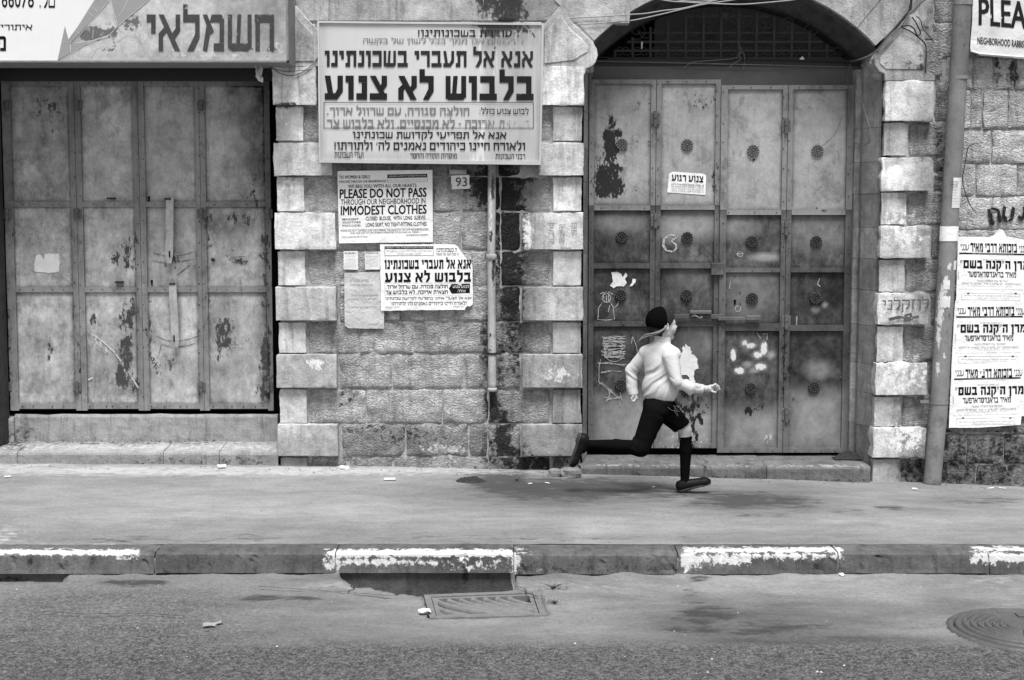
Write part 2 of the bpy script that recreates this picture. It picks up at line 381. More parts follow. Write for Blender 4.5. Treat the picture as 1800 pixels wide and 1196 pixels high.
def stone(px0, py0, px1, py1, yf, hew, mat, name='stone', back=10.10, amp=None, cell=.024, chip=.004, gap=.0035, seed=None, dk=1.0, extra=0.0):
    a = W(px0, py1, yf); b = W(px1, py0, yf)
    x0, z0, x1, z1 = WX(px0, yf)+gap, a.z+gap, WX(px1, yf)-gap, b.z-gap
    s = random.random()*50 if seed is None else seed
    A = amp if amp is not None else (.017 if hew else .003)
    def jit(x, z, i, j, nx, nzz):
        if i in (0, nx): x += (nz(x, 0, z, 9, s)*chip*2 + max(0, nz(x, 2, z, 34, s))*chip*2.2)*(1 if i == 0 else -1) 
        if j in (0, nzz): z += (nz(x, 3, z, 9, s)*chip*2 + max(0, nz(x, 5, z, 34, s))*chip*2.2)*(1 if j == 0 else -1)
        if (i in (0, nx)) and (j in (0, nzz)):
            k = max(0, nz(x, 1, z, 31, s))*.035+.001; x += k if i == 0 else -k; z += k if j == 0 else -k
        return x, z
    def fy(x, z):
        e = min(x-x0, x1-x, z-z0, z1-z)
        if hew: q = fbm(x, s, z, 13, s, 3)*A*1.7 - A*.25*min(1, max(0, e)/.03); rim = max(0, 1-max(0, e)/.010)*.005
        else: q = fbm(x, s, z, 7, s, 3)*A+max(0, nz(x, s, z, 17, s)-.35)*.03; rim = max(0, 1-max(0, e)/.0035)*.005
        return yf + q + rim + extra
    ins = .010 if hew else .003
    def axis(a, b):
        k = max(1, int(round((b-a)/cell))); return [a, a+ins]+[a+(b-a)*i/k for i in range(1, k)]+[b-ins, b]
    ax_, az_ = axis(x0, x1), axis(z0, z1); nx, nzz = len(ax_)-1, len(az_)-1
    V = []
    for j in range(nzz+1):
        for i in range(nx+1):
            x, z = jit(ax_[i], az_[j], i, j, nx, nzz); V.append((x, fy(x, z), z))
    Fc = [(j*(nx+1)+i, j*(nx+1)+i+1, (j+1)*(nx+1)+i+1, (j+1)*(nx+1)+i) for j in range(nzz) for i in range(nx)]
    n = len(V)
    ring = [i for i in range(nx+1)] + [j*(nx+1)+nx for j in range(1, nzz+1)] + [nzz*(nx+1)+i for i in range(nx-1, -1, -1)] + [j*(nx+1) for j in range(nzz-1, 0, -1)]
    for k in ring: V.append((V[k][0], back, V[k][2]))
    m = len(ring)
    for k in range(m): Fc.append((ring[k], n+k, n+(k+1) % m, ring[(k+1) % m]))
    at = {'dk': [], 'sd': [], 'lt': []}
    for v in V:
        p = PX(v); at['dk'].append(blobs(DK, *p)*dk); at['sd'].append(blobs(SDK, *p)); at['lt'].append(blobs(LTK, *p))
    o = add(name, V, Fc, mat, bld, True, at); o.data.set_sharp_from_angle(angle=math.radians(38)); return o

# mortar cores behind the stones
mb = MB()
def core(px0, py0, px1, py1, y0, y1):
    a = W(px0, py1, y0); b = W(px1, py0, y0); m = MB(); m.box((WX(px0, y0), y0, a.z), (WX(px1, y0), y1, b.z)); m.build('mortar_core', M_MORTAR, bld)
core(492, -330, 1021, 900, 10.004, 10.6)
core(1562, -330, 2500, 930, 10.004, 10.6)
core(-700, -330, 492, 92, 10.04, 10.6)
# wall over the arch: core cut to the arch shape
AC = W(1284, 317, 10.0); AR = (W(1625, 317, 10.0).x - AC.x)
def arcpt(deg, r, c=AC): return (c.x + r*math.cos(math.radians(deg)), c.z + r*math.sin(math.radians(deg)))
topz = W(900, -330, 10).z; xl = W(1021, 0, 10).x; xr = W(1562, 0, 10).x
arc = [arcpt(a, AR+.02) for a in range(136, 43, -3)]
poly = [(xl+.001, arc[0][1])] + arc + [(xr-.001, arc[-1][1]), (xr-.001, topz), (xl+.001, topz)]
m = MB(); m.prism(poly, 10.04, 10.32); m.build('mortar_core', M_MORTAR, bld)
# dark room behind the gates
m = MB(); a = W(940, 900, 10.8); b = W(1640, -200, 10.8); m.box((a.x, 11.3, a.z), (b.x, 11.35, b.z)); m.box((a.x, 10.6, a.z), (a.x+.02, 11.3, b.z)); m.box((b.x-.02, 10.6, a.z), (b.x, 11.3, b.z)); m.box((a.x, 10.6, b.z), (b.x, 11.3, b.z+.02))
m.build('inner_room', M_DARKROOM, bld)
a = W(-300, 900, 10.4); b = W(520, 80, 10.4); m = MB(); m.box((a.x, 10.42, a.z), (b.x, 10.46, b.z)); m.build('inner_wall', M_BLACK, bld)

# rough masonry of the middle bay
rowsy = [-330, -268, -205, -143, -80, -20, 38, 115, 187, 249, 311, 372, 441, 503, 566, 622, 684, 745, 803, 850]
fixed = {566: [541, 630, 727, 858, 968], 622: [595, 689, 815, 858, 915], 684: [541, 641, 777, 858, 968], 745: [598, 711, 823, 857, 915],
         503: [595, 703, 800, 868, 915], 441: [541, 610, 705, 800, 880, 968], 372: [590, 700, 811, 880, 915], 311: [541, 640, 762, 812, 880, 968],
         803: [541, 604, 690, 790, 858, 968], 249: [592, 690, 790, 875, 915], 187: [534, 640, 760, 870, 968], 115: [561, 660, 780, 870, 949],
         38: [560, 690, 820, 955], -20: [400, 583, 700, 850, 985, 1105], -80: [330, 480, 640, 790, 960, 1080]}
for i in range(len(rowsy)-1):
    y0, y1 = rowsy[i], rowsy[i+1]
    if y0 in fixed: xs = fixed[y0]
    elif y0 < -80: xs = None
    if xs is None or y0 < -80: continue
    for k in range(len(xs)-1):
        top = y0 < 110
        if y0 >= 560 or not top: stone(xs[k], y0, xs[k+1], y1, 9.995, True, M_STONE)
        else: stone(xs[k], y0, xs[k+1], y1, 9.99, False, M_QUOIN2, amp=.006)
# plain upper courses, above the frame
for i in range(5):
    y0, y1 = rowsy[i], rowsy[i+1]
    x = -700 + (i % 2)*60
    while x < 2450:
        w = random.randint(120, 190)
        if not (i == 4 and 320 < x < 1700): stone(x, y0, min(x+w, 2480), y1, 9.99, True, M_STONE, cell=.06)
        x += w
x = -700
while x < 330: stone(x, -80, min(x+150, 330), -20, 9.99, True, M_STONE, cell=.06); x += 150
x = -700
while x < 400: stone(x, -20, min(x+140, 400), 92, 9.99, True, M_STONE, cell=.06); x += 140
stone(400, 38, 476, 92, 9.99, True, M_STONE)

# quoins: (top,bottom,wide)
qy = [(115,187,1),(187,249,0),(249,311,1),(311,372,0),(372,441,1),(441,503,0),(503,566,1),(566,622,0),(622,684,1),(684,745,0),(745,804,1),(804,842,0)]
for (y0, y1, w) in qy:
    mt = M_QUOIN
    xlft = 484 if w == 0 else 482
    if w: stone(xlft, y0+1, 591 if y0 > 300 else (560 if y0 < 200 else 586), y1-1, 9.925, False, mt, 'quoin_stone', back=10.3, chip=.0035)
    else: stone(xlft+3, y0, 537, y1, 9.965, False, mt if y1 < 800 else M_QUOIN2, 'quoin_stone', back=10.3)
    mt = M_QUOIN if y0 < 560 else M_QUOIN2
    if w: stone(917 if y0 > 300 else 945, y0+1, 1026, y1-1, 9.925, False, mt, 'quoin_stone', back=10.10, chip=.0035)
    else: stone(971, y0, 1023, y1, 9.965, False, mt if y1 < 800 else M_QUOIN2, 'quoin_stone', back=10.10)
qr = [(140,215,1),(215,275,0),(275,338,1),(338,396,0),(396,456,1),(456,514,0),(514,573,1),(573,637,0),(637,697,1),(697,751,0),(751,807,1),(807,868,0)]
for (y0, y1, w) in qr:
    f = (y0-140)/665.0; xe = 1557-24*f
    # the photo's edge leans with the camera pitch; the real edge is vertical
    xe = PX(W(1545, 450, 9.93))[0] + (450-y0)*.021 if False else 1545 - (y0-450)*.013
    wr = 1636; nr = 1592 - (y0-450)*.003
    if w: stone(xe, y0+1, wr, y1-1, 9.925, False, M_QUOIN, 'quoin_stone', back=10.10, chip=.006)
    else:
        stone(xe, y0, nr, y1, 9.96, False, M_QUOIN if y1 < 800 else M_QUOIN2, 'quoin_stone', back=10.10)
        stone(nr, y0, 1662, y1, 9.995, True, M_STONE)
for (y0, y1, w) in qr:
    if w: stone(1637, y0, 1662, y1, 9.995, True, M_STONE)
# right bay beyond the large pipe
rr = [(-20,40,[1632,1700,1800,1920]),(40,100,[1628,1702,1790,1900]),(100,158,[1655,1702,1737,1775,1860,1960]),(158,228,[1655,1700,1720,1765,1840,1960]),
      (228,288,[1655,1738,1820,1950]),(288,345,[1655,1712,1784,1880,1990]),(345,404,[1655,1742,1830,1940]),(404,470,[1655,1760,1870,1990]),
      (470,535,[1655,1720,1830,1960]),(535,600,[1655,1750,1860,1990]),(600,665,[1655,1720,1820,1960]),(665,722,[1655,1760,1850,1990]),
      (722,762,[1650,1700,1790,1900]),(762,817,[1645,1708,1775,1870,1990]),(817,880,[1640,1727,1782,1860,1990])]
for y0, y1, xs in rr:
    for k in range(len(xs)-1): stone(xs[k], y0, xs[k+1], y1, 9.99, True, M_STONE)
    x = xs[-1]
    while x < 2450: stone(x, y0, x+130, y1, 9.99, True, M_STONE, cell=.06); x += 130
# spandrels and voussoirs
def face_stone(pts, yf, y1, mat, name, bv=.006):
    m = MB(); m.prism(pts, yf, y1, bv*.5)
    at = {'dk': [], 'sd': [], 'lt': []}
    for v in m.v:
        p = PX(v); at['dk'].append(blobs(DK, *p)); at['sd'].append(blobs(SDK, *p)); at['lt'].append(blobs(LTK, *p))
    return m.build(name, mat, bld, attrs=at)
def arcstone(a0, a1, r0, r1, name='arch_stone'):
    g = .0016; da = math.degrees(g/r0); n = 6
    pi = [arcpt(a1-da+(a0+da-(a1-da))*k/n, r0) for k in range(n+1)]   # a1>a0, from a1 down to a0
    po = [arcpt(a0+da+(a1-da-(a0+da))*k/n, r1) for k in range(n+1)]
    # counter-clockwise seen from the street: left-bottom ... 
    return face_stone(pi+po, 9.985, 10.30, M_QUOIN2, name)
for a0, a1 in [(43,50.5),(50.5,66),(66,82),(82,98),(98,112),(112,125.8),(125.8,135)]:
    arcstone(a0, a1, AR, AR+.50)
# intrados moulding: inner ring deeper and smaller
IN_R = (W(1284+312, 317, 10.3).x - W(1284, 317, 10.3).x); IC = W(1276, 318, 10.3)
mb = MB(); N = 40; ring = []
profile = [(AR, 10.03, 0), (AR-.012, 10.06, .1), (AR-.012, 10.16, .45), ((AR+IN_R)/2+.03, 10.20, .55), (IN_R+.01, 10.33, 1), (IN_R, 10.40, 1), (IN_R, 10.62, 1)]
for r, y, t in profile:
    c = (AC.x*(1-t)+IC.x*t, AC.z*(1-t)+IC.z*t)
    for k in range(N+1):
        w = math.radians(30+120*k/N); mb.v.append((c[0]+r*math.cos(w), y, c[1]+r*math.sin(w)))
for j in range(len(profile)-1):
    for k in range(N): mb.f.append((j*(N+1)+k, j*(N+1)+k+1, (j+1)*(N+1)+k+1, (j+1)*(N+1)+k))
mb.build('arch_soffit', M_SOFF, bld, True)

def px_poly(L, Y): return [(W(a, b, Y).x, W(a, b, Y).z) for a, b in L]
def ccw(P):
    A = sum(P[i][0]*P[(i+1) % len(P)][1]-P[(i+1) % len(P)][0]*P[i][1] for i in range(len(P)))
    return P if A > 0 else P[::-1]
# filler stones behind the springers
stone(955, 42, 1043, 128, 9.99, False, M_QUOIN2, amp=.005)
stone(985, -20, 1105, 42, 9.984, False, M_QUOIN2, amp=.005)
stone(484, 42, 560, 115, 9.99, False, M_QUOIN2, amp=.005); 
stone(1545, 0, 1632, 70, 9.99, False, M_QUOIN2, amp=.005); stone(1560, 70, 1650, 138, 9.99, True, M_STONE)
stone(1460, -80, 1640, -2, 9.99, False, M_QUOIN2, amp=.005)
spr = [([(987,8),(1003,36),(1022,55),(1040,72),(1049,86),(1051,98),(1047,110),(1040,117),(1030,121),(1028,131),(950,131),(950,50)],
        [(985,27),(1004,52),(1024,70),(1034,82),(1033,92),(1018,100),(1010,106),(957,112),(957,60)]),
       ([(520,10),(540,33),(561,56),(561,117),(484,117),(484,50)], [(520,28),(551,62),(551,108),(492,108),(492,60)]),
       ([(1600,26),(1614,48),(1630,78),(1630,126),(1644,133),(1644,142),(1556,142),(1555,130),(1545,126),(1538,115),(1536,104),(1541,94),(1560,68),(1580,45)],
        [(1600,42),(1624,82),(1624,122),(1558,122),(1547,112),(1546,103),(1562,84)])]
for q, (o, i) in enumerate(spr):
    deep = 10.30 if q != 1 else 10.04
    face_stone(ccw(px_poly(o, 9.93)), 9.93, deep, M_QUOIN, 'springer_stone', .008)
    face_stone(ccw(px_poly(i, 9.923)), 9.923, 9.95, M_QUOIN, 'springer_panel', .008)
# corbel roll under the right springer, running back into the opening
mb = MB(); 
for q, (cx, cy, r) in enumerate([(1546, 112, .055), (1549, 132, .04)]):
    c0 = W(cx, cy, 9.99); c1 = W(cx-22, cy-1, 10.33); mb.tube([c0, c1], [r, r*.9], 16)
mb.build('corbel_roll', M_QUOIN2, bld, True)
# reveal stones, right side (visible) and left side of the arched gateway; left reveal of the left gateway
def reveal(prof, ys, mat, name='reveal_stone'):
    """prof: list of (px at y=450, Y) from street to gate"""
    P = [(W(a, 450, Y).x, Y) for a, Y in prof]
    for y0, y1 in zip(ys[:-1], ys[1:]):
        zt = W(900, y0, 10.1).z-.0012; zb = W(900, y1, 10.1).z+.0012; m = MB(); n = len(P)
        o = random.uniform(-.0015, .0015)
        m.v = [(p[0]+o, p[1], zb) for p in P]+[(p[0]+o, p[1], zt) for p in P]
        sgn = 1 if P[0][0] > P[-1][0] else -1
        ext = .18*sgn
        m.v += [(P[-1][0]+ext, P[-1][1], zb), (P[0][0]+ext, P[0][1]+.05, zb), (P[-1][0]+ext, P[-1][1], zt), (P[0][0]+ext, P[0][1]+.05, zt)]
        for k in range(n-1): m.f.append((k, k+1, n+k+1, n+k))
        low = list(range(n))+[2*n, 2*n+1]; hi = list(range(n, 2*n))+[2*n+2, 2*n+3]
        m.f.append(tuple(low)); m.f.append(tuple(hi[::-1]))
        at = {'dk': [], 'sd': [], 'lt': []}
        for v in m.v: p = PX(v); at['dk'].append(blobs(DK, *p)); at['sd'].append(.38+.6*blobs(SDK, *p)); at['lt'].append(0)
        m.build(name, mat, bld, attrs=at)
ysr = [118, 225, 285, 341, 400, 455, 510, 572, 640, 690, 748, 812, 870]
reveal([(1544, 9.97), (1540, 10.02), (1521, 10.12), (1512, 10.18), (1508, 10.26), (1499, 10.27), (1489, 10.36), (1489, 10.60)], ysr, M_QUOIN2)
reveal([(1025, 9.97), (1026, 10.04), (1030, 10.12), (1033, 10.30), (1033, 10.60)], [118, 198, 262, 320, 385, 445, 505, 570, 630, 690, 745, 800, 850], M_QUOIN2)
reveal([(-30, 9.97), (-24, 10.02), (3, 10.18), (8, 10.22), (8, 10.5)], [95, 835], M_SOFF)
for (y0, y1) in [(92,187),(187,311),(311,441),(441,566),(566,684),(684,840)]: stone(-160, y0, -28, y1, 9.96, False, M_QUOIN2, 'quoin_stone', back=10.3, cell=.05)
x0 = -700
for k, y0 in enumerate(range(92, 840, 62)):
    for x in range(-700, -170, 135): stone(x, y0, min(x+135, -160), y0+62, 9.99, True, M_STONE, cell=.06)
core(-700, 92, -60, 900, 10.03, 10.6)
# lintel of the left gateway
a = W(-60, 143, 10.16); b = W(500, 92, 10.16); m = MB(); m.box((a.x, 10.0, b.z-.02), (b.x, 10.42, b.z)); m.build('lintel_stone', M_QUOIN2, bld)
m = MB(); a = W(-60, 142, 10.2); b = W(500, 100, 10.2); m.box((a.x, 10.2, a.z), (b.x, 10.28, b.z)); m.build('lintel_beam', M_IRON, bld)

# ------------------------------------------------------------------ ground
def zp(x, y):
    """pavement height"""
    t = (x+3.4)/6.8; t = min(1.3, max(-.3, t)); zw = .045-.17*t*t*.85-.02*t
    s = min(1, max(0, (y-7.7)/2.3)); return zw*(s**1.1)
def nonuni(lo, f0, f1, hi, fine, coarse):
    a = list(np.arange(lo, f0-1e-6, coarse)); b = list(np.arange(f0, f1, fine)); c = list(np.arange(f1, hi+1e-6, coarse)); return a+b+c
PD = [('e',1320,880,110,16,.75),('e',1200,870,60,12,.4),('e',1000,860,160,22,.75),('e',880,848,60,22,.85),('e',1490,900,50,8,.4),('e',1400,893,50,8,.45),
      ('e',1180,868,200,10,.5),('e',1330,905,40,6,.4),('e',1360,905,30,6,.4),('e',1720,880,90,10,.4),('e',1560,893,30,7,.5),('e',900,945,300,10,.3),('e',250,950,150,7,.4),('e',440,945,60,7,.4)]
PL = [('e',400,828,560,9,.6),('e',0,940,60,18,.35),('r',-50,955,200,962,5,.4),('e',30,815,100,14,.5)]
PS = [('e',1020,868,260,32,.45),('r',0,925,1000,966,14,.22),('r',1200,940,1800,966,14,.22),('e',1300,880,170,30,.35),('e',1700,880,120,25,.25)]
xs = nonuni(-40, -3.8, 3.8, 40, .03, 2.0); ys = list(np.arange(7.716, 10.34, .028))
V = []; 
for y in ys:
    for x in xs: V.append((x, y, zp(x, y) + (fbm(x, y, 0, 1.5)*.006 + fbm(x, y, 0, 9)*.0035 if abs(x) < 4 else 0)))
nx = len(xs); Fc = [(j*nx+i, j*nx+i+1, (j+1)*nx+i+1, (j+1)*nx+i) for j in range(len(ys)-1) for i in range(nx-1)]
at = {'dk': [], 'sd': [], 'lt': [], 'gr': []}
for v in V: p = PX(v); at['dk'].append(blobs(PD, *p)); at['sd'].append(blobs(PS, *p)); at['lt'].append(blobs(PL, *p)); at['gr'].append(0)
pv = add('pavement', V, Fc, M_PAVE, None, True, at); tag(pv, kind='structure')

# road
def zr(x, y): return -.118 - (7.5-y)*.008
HOLE = [(598,1016),(622,1036),(700,1044),(745,1048),(905,1039),(908,1016)]
def in_poly(px, py, P):
    c = False; n = len(P)
    for i in range(n):
        x0, y0 = P[i]; x1, y1 = P[(i+1) % n]
        if (y0 > py) != (y1 > py) and px < (x1-x0)*(py-y0)/(y1-y0)+x0: c = not c
    return c
xs = nonuni(-60, -3.0, 3.0, 60, .0135, 3.0)
ys = [-40, -20, -10, -5, 0, 3, 4.5, 5.3] + list(np.arange(5.6, 7.60, .0155))
GR = [('r',-100,1128,1900,1400,14,1.0),('e',180,1080,300,60,.75),('e',150,1120,330,40,.9),('e',1500,1120,200,8,.3)]
RD = [('e',1240,1085,60,20,.6),('e',1300,1105,150,12,.55),('e',1215,1050,25,20,.35),('e',480,1052,90,5,.6),('e',240,1025,60,6,.8),('e',1230,1017,24,6,.6),('e',500,1060,40,4,.3)]
RS = [('e',1330,1095,230,40,.45),('r',-100,1130,1900,1500,40,.18),('e',1680,1060,60,20,.25),('e',1420,1125,250,10,.5)]
RL = [('e',650,1030,130,8,.35),('e',1000,1030,100,12,.3),('e',1750,1020,70,10,.35),('e',1400,1015,200,8,.3)]
V = []; at = {'dk': [], 'sd': [], 'lt': [], 'gr': []}
for y in ys:
    for x in xs:
        z = zr(x, y)
        near = abs(x) < 3.1 and y > 5.5
        g = 0
        if near:
            p = PX((x, y, z)); g = blobs(GR, *p)
            z += fbm(x, y, 0, 2.2)*.012 + fbm(x, y, 0, 30, 0, 2)*.004 + nz(x, y, 0, 75)*.0055*g
            # ragged lip of the asphalt apron along the kerb
            jx = nz(x, y, 0, 8)*9 + nz(x, y, 0, 30, 4)*4
            if y > 6.75:
                e = (p[1]+jx*.5)
                if p[0] < 120+jx*2 and p[1] > 1000 and e < 1023: z -= .035
                if 120 <= p[0] < 600 or p[0] > 905: 
                    z += max(0, min(.014, (1040-p[1])*.0008))*(0.6+nz(x, y, 0, 6, 9))
                if in_poly(p[0]+jx*.6, p[1]+jx*.5, HOLE) or (y > 7.46 and 600 < p[0] < 906): z = -.235
                # apron lip by the hole
                dl = blobs([('e',640,1032,110,14,1),('e',560,1048,60,8,.6)], *p)
                if z > -.2: z += dl*.014
                # pit that holds the storm grate
                if in_poly(p[0], p[1], [(744,1046),(950,1038),(962,1082),(754,1088)]): z = min(z, -.24)
            ca = G(1806, 1108, -.13)
            if (x-ca.x)**2+(y-ca.y)**2 < .345**2: z = min(z, -.16)
        V.append((x, y, z)); p = PX((x, y, z)) if y > .5 else (0, 2000)
        at['gr'].append(g if near else 1); at['dk'].append(blobs(RD, *p)); at['sd'].append(blobs(RS, *p)); at['lt'].append(blobs(RL, *p))
nx = len(xs); Fc = [(j*nx+i, j*nx+i+1, (j+1)*nx+i+1, (j+1)*nx+i) for j in range(len(ys)-1) for i in range(nx-1)]
rd = add('road', V, Fc, M_ROAD, None, True, at); tag(rd, kind='structure')

# kerb: stones with chipped white paint
kerb = thing('kerb', None, None, (0, 7.6, -.2)); del_keys = None
tag(kerb, kind='structure')
KL = [('r',-60,966,246,976,4,.95),('r',200,972,245,988,4,.5),('r',586,966,900,979,4,.95),('r',570,966,600,1010,8,.55),('r',600,982,690,994,5,.8),('r',760,986,880,1000,6,.72),('r',690,982,780,994,4,.5),
      ('e',905,985,14,22,.55),('r',900,966,940,974,5,.6),('r',1200,962,1478,972,4,.85),('r',1195,970,1225,1004,7,.8),('r',1210,976,1320,990,5,.92),('r',1300,974,1478,984,5,.75),('r',1465,962,1482,985,5,.7),
      ('r',1708,960,1810,970,4,.75),('r',1705,970,1750,990,5,.8),('r',1752,972,1900,988,5,.85),('e',935,1000,20,4,.5)]
KD = [('e',52,988,8,14,.7),('e',165,985,8,10,.5),('e',290,1005,10,12,.5),('e',818,1008,5,16,.9),('r',900,985,1190,1012,12,.35),('e',10,1022,50,8,.6),('e',340,985,60,14,.3),('e',450,1008,8,12,.5),('e',115,995,8,10,.4),('e',640,1000,8,10,.3)]
KS = [('r',250,960,590,982,4,.0)]
kx = [-1400,-1100,-800,-480,-60, 263, 585, 903, 1196, 1482, 1750, 2070, 2390, 2700, 3000]
prof = [(7.72, -.03), (7.715, .0), (7.60, .002), (7.545, -.003), (7.528, -.014), (7.520, -.05), (7.512, -.085), (7.505, -.104), (7.530, -.106), (7.530, -.24)]
# subdivide profile
PR = []
for a, b in zip(prof[:-1], prof[1:]):
    k = max(1, int(math.dist(a, b)/.018)); PR += [(a[0]+(b[0]-a[0])*i/k, a[1]+(b[1]-a[1])*i/k) for i in range(k)]
PR.append(prof[-1])
for a, b in zip(kx[:-1], kx[1:]):
    xa = G(a, 980, 0).x+.003; xb = G(b, 980, 0).x-.003; n = int((xb-xa)/.022); V = []; dz = random.uniform(-.004, .004)
    if -200 < a < 1800: pass
    else: n = 6
    for i in range(n+1):
        x = xa+(xb-xa)*i/n; e = 0.006 if i in (0, n) else 0
        for (y, z) in PR:
            q = fbm(x, y, z, 6, a, 3)*.008 + max(0, nz(x, y, z, 26, a)-.32)*.05*(1 if -.09 < z < -.002 else 0)
            V.append((x, y + (q + e if y < 7.6 else 0), z+dz+(q*.6 if z > -.05 else 0)-e*.5))
    m = len(PR); Fc = [(i*m+j, (i+1)*m+j, (i+1)*m+j+1, i*m+j+1) for i in range(n) for j in range(m-1)]
    Fc += [tuple(range(m)), tuple(n*m+j for j in range(m))[::-1]]
    at = {'dk': [], 'sd': [], 'lt': []}
    for v in V:
        p = PX(v); at['lt'].append(blobs(KL, *p)); at['dk'].append(blobs(KD, *p)); at['sd'].append(0.0 if v[2] > -.02 else .15)
    # bare tops are paler than the grimy faces
    add('kerb_stone', V, Fc, M_KERB, kerb, False, at)
m = MB(); m.box((-60, 7.535, -.4), (60, 7.69, -.035)); m.build('kerb_bed', M_MORTAR, kerb)
# ------------------------------------------------------------------ steps
def stepblock(px0, px1, ytop_b, Yb, ytop_f, Yf, ybot, parent, mat, name='step_stone', dk=1, broken=0):
    zf = W(px0, ytop_f, Yf).z; zb = W(px0, ytop_b, Yb).z; z0 = W(px0, ybot, Yf).z - .06
    xa = W(px0, 800, Yf).x+.002; xb = W(px1, 800, Yf).x-.002; n = max(2, int((xb-xa)/.03))
    prof = [(Yb, zb)] + [(Yb+(Yf+.02-Yb)*k/8, zb+(zf-zb)*k/8) for k in range(1, 9)] + [(Yf+.006, zf-.006)] + [(Yf, zf-.02-(zf-.02-z0)*k/8) for k in range(9)]
    V = []; s = random.random()*9
    for i in range(n+1):
        x = xa+(xb-xa)*i/n
        for k, (y, z) in enumerate(prof):
            q = fbm(x, y, z, 9, s, 3)*.012; e = nz(x, 0, 0, 5, s)*.008
            xx = x + (broken*abs(nz(y, z, x, 12, s))*(-1 if i == 0 else 0) if broken else 0)
            V.append((xx, y+(q if k >= 8 else 0), z+(q*.5+e*.5 if k < 9 else 0)))
    m = len(prof); Fc = [(i*m+j, (i+1)*m+j, (i+1)*m+j+1, i*m+j+1) for i in range(n) for j in range(m-1)]
    Fc += [tuple(range(m)), tuple(n*m+j for j in range(m))[::-1]]
    at = {'dk': [], 'sd': [], 'lt': []}
    for v in V: p = PX(v); at['dk'].append(blobs(SD2, *p)*dk); at['sd'].append(blobs(SS2, *p)); at['lt'].append(blobs(SL2, *p))
    return add(name, V, Fc, mat, parent, False, at)
SD2 = [('e',1120,842,60,7,.8),('e',1250,840,60,5,.5),('e',1450,848,90,5,.45),('e',1180,800,70,6,.4),('e',1060,843,30,6,.7),('e',300,812,120,6,.3),('e',1240,818,4,16,.5),('e',420,810,60,8,.35),('e',240,778,200,4,.4),('e',20,770,40,20,.5)]
SS2 = [('r',1015,790,1540,822,4,.25),('r',0,796,490,830,5,.22),('r',1020,822,1540,850,5,.3),('e',1380,803,110,8,.35),('r',1130,796,1200,815,6,.3),('r',0,772,40,800,10,.3)]
SL2 = [('r',1040,815,1228,820,3,.5),('r',1240,815,1345,820,3,.45),('r',1350,816,1525,821,3,.5),('r',0,780,490,792,8,.5),('e',1180,845,120,4,.3)]
st1 = thing('doorstep', 'long pale worn stone doorstep below the left shop gate', 'doorstep', W(240, 822, 9.98))
xs1 = [-700, -300, 30, 287, 385, 489]
for a, b in zip(xs1[:-1], xs1[1:]): stepblock(a, b, 775, 10.26, 795, 9.955, 822, st1, M_CONC)
st1b = thing('gate_sill', 'pale plastered sill wall directly under the left shop gate', 'sill', W(240, 777, 10.2))
stepblock(27, 489, 727, 10.40, 729, 10.235, 777, st1b, M_CONC, 'sill_block')
stepblock(-700, 26, 727, 10.40, 735, 10.205, 777, st1b, M_CONC, 'sill_block')
st2 = thing('doorstep', 'grey three block stone doorstep below the arched gateway behind the running boy', 'doorstep', W(1280, 848, 9.9))
xs2 = [1022, 1238, 1348, 1531]
for q, (a, b) in enumerate(zip(xs2[:-1], xs2[1:])): stepblock(a, b, 797, 10.40, 819+(q > 0), 9.875+.004*q, 850, st2, M_STEP, broken=.03 if q == 0 else 0)
m = MB(); a = W(1010, 860, 10.3); b = W(1520, 803, 10.3); m.box((a.x, 10.3, a.z), (b.x, 10.6, b.z)); m.build('threshold', M_STEP, st2)

# ------------------------------------------------------------------ gates
def gp(L, Y, at, mask):
    pass
def masks(V, DKm, SDm, LTm, LSm=()):
    at = {'dk': [], 'sd': [], 'lt': [], 'ls': []}
    for v in V:
        p = PX(v); at['dk'].append(blobs(DKm, *p)); at['sd'].append(blobs(SDm, *p)); at['lt'].append(blobs(LTm, *p)); at['ls'].append(blobs(LSm, *p))
    return at
def bar(mbx, px0, py0, px1, py1, Y, th=.02, bv=.003):
    """frame bar as a finely cut front sheet plus sides so that it can carry wear"""
    a = W(px0, py1, Y); b = W(px1, py0, Y); a.x = WX(px0, Y, 400); b.x = WX(px1, Y, 400)
    nx = max(1, int((b.x-a.x)/.06)); nzz = max(1, int((b.z-a.z)/.06)); n = len(mbx.v)
    s = random.random()*9
    for j in range(nzz+1):
        for i in range(nx+1): 
            x = a.x+(b.x-a.x)*i/nx; z = a.z+(b.z-a.z)*j/nzz
            mbx.v.append((x, Y+nz(x, 0, z, 2.5, s)*.003, z))
    for j in range(nzz):
        for i in range(nx): k = n+j*(nx+1)+i; mbx.f.append((k, k+1, k+nx+2, k+nx+1))
    m2 = len(mbx.v); x0, x1, z0, z1 = a.x, b.x, a.z, b.z
    mbx.v += [(x0, Y+.001, z0), (x1, Y+.001, z0), (x1, Y+.001, z1), (x0, Y+.001, z1), (x0, Y+th, z0), (x1, Y+th, z0), (x1, Y+th, z1), (x0, Y+th, z1)]
    mbx.f += [tuple(m2+q for q in t) for t in ((0,4,5,1),(1,5,6,2),(2,6,7,3),(3,7,4,0))]
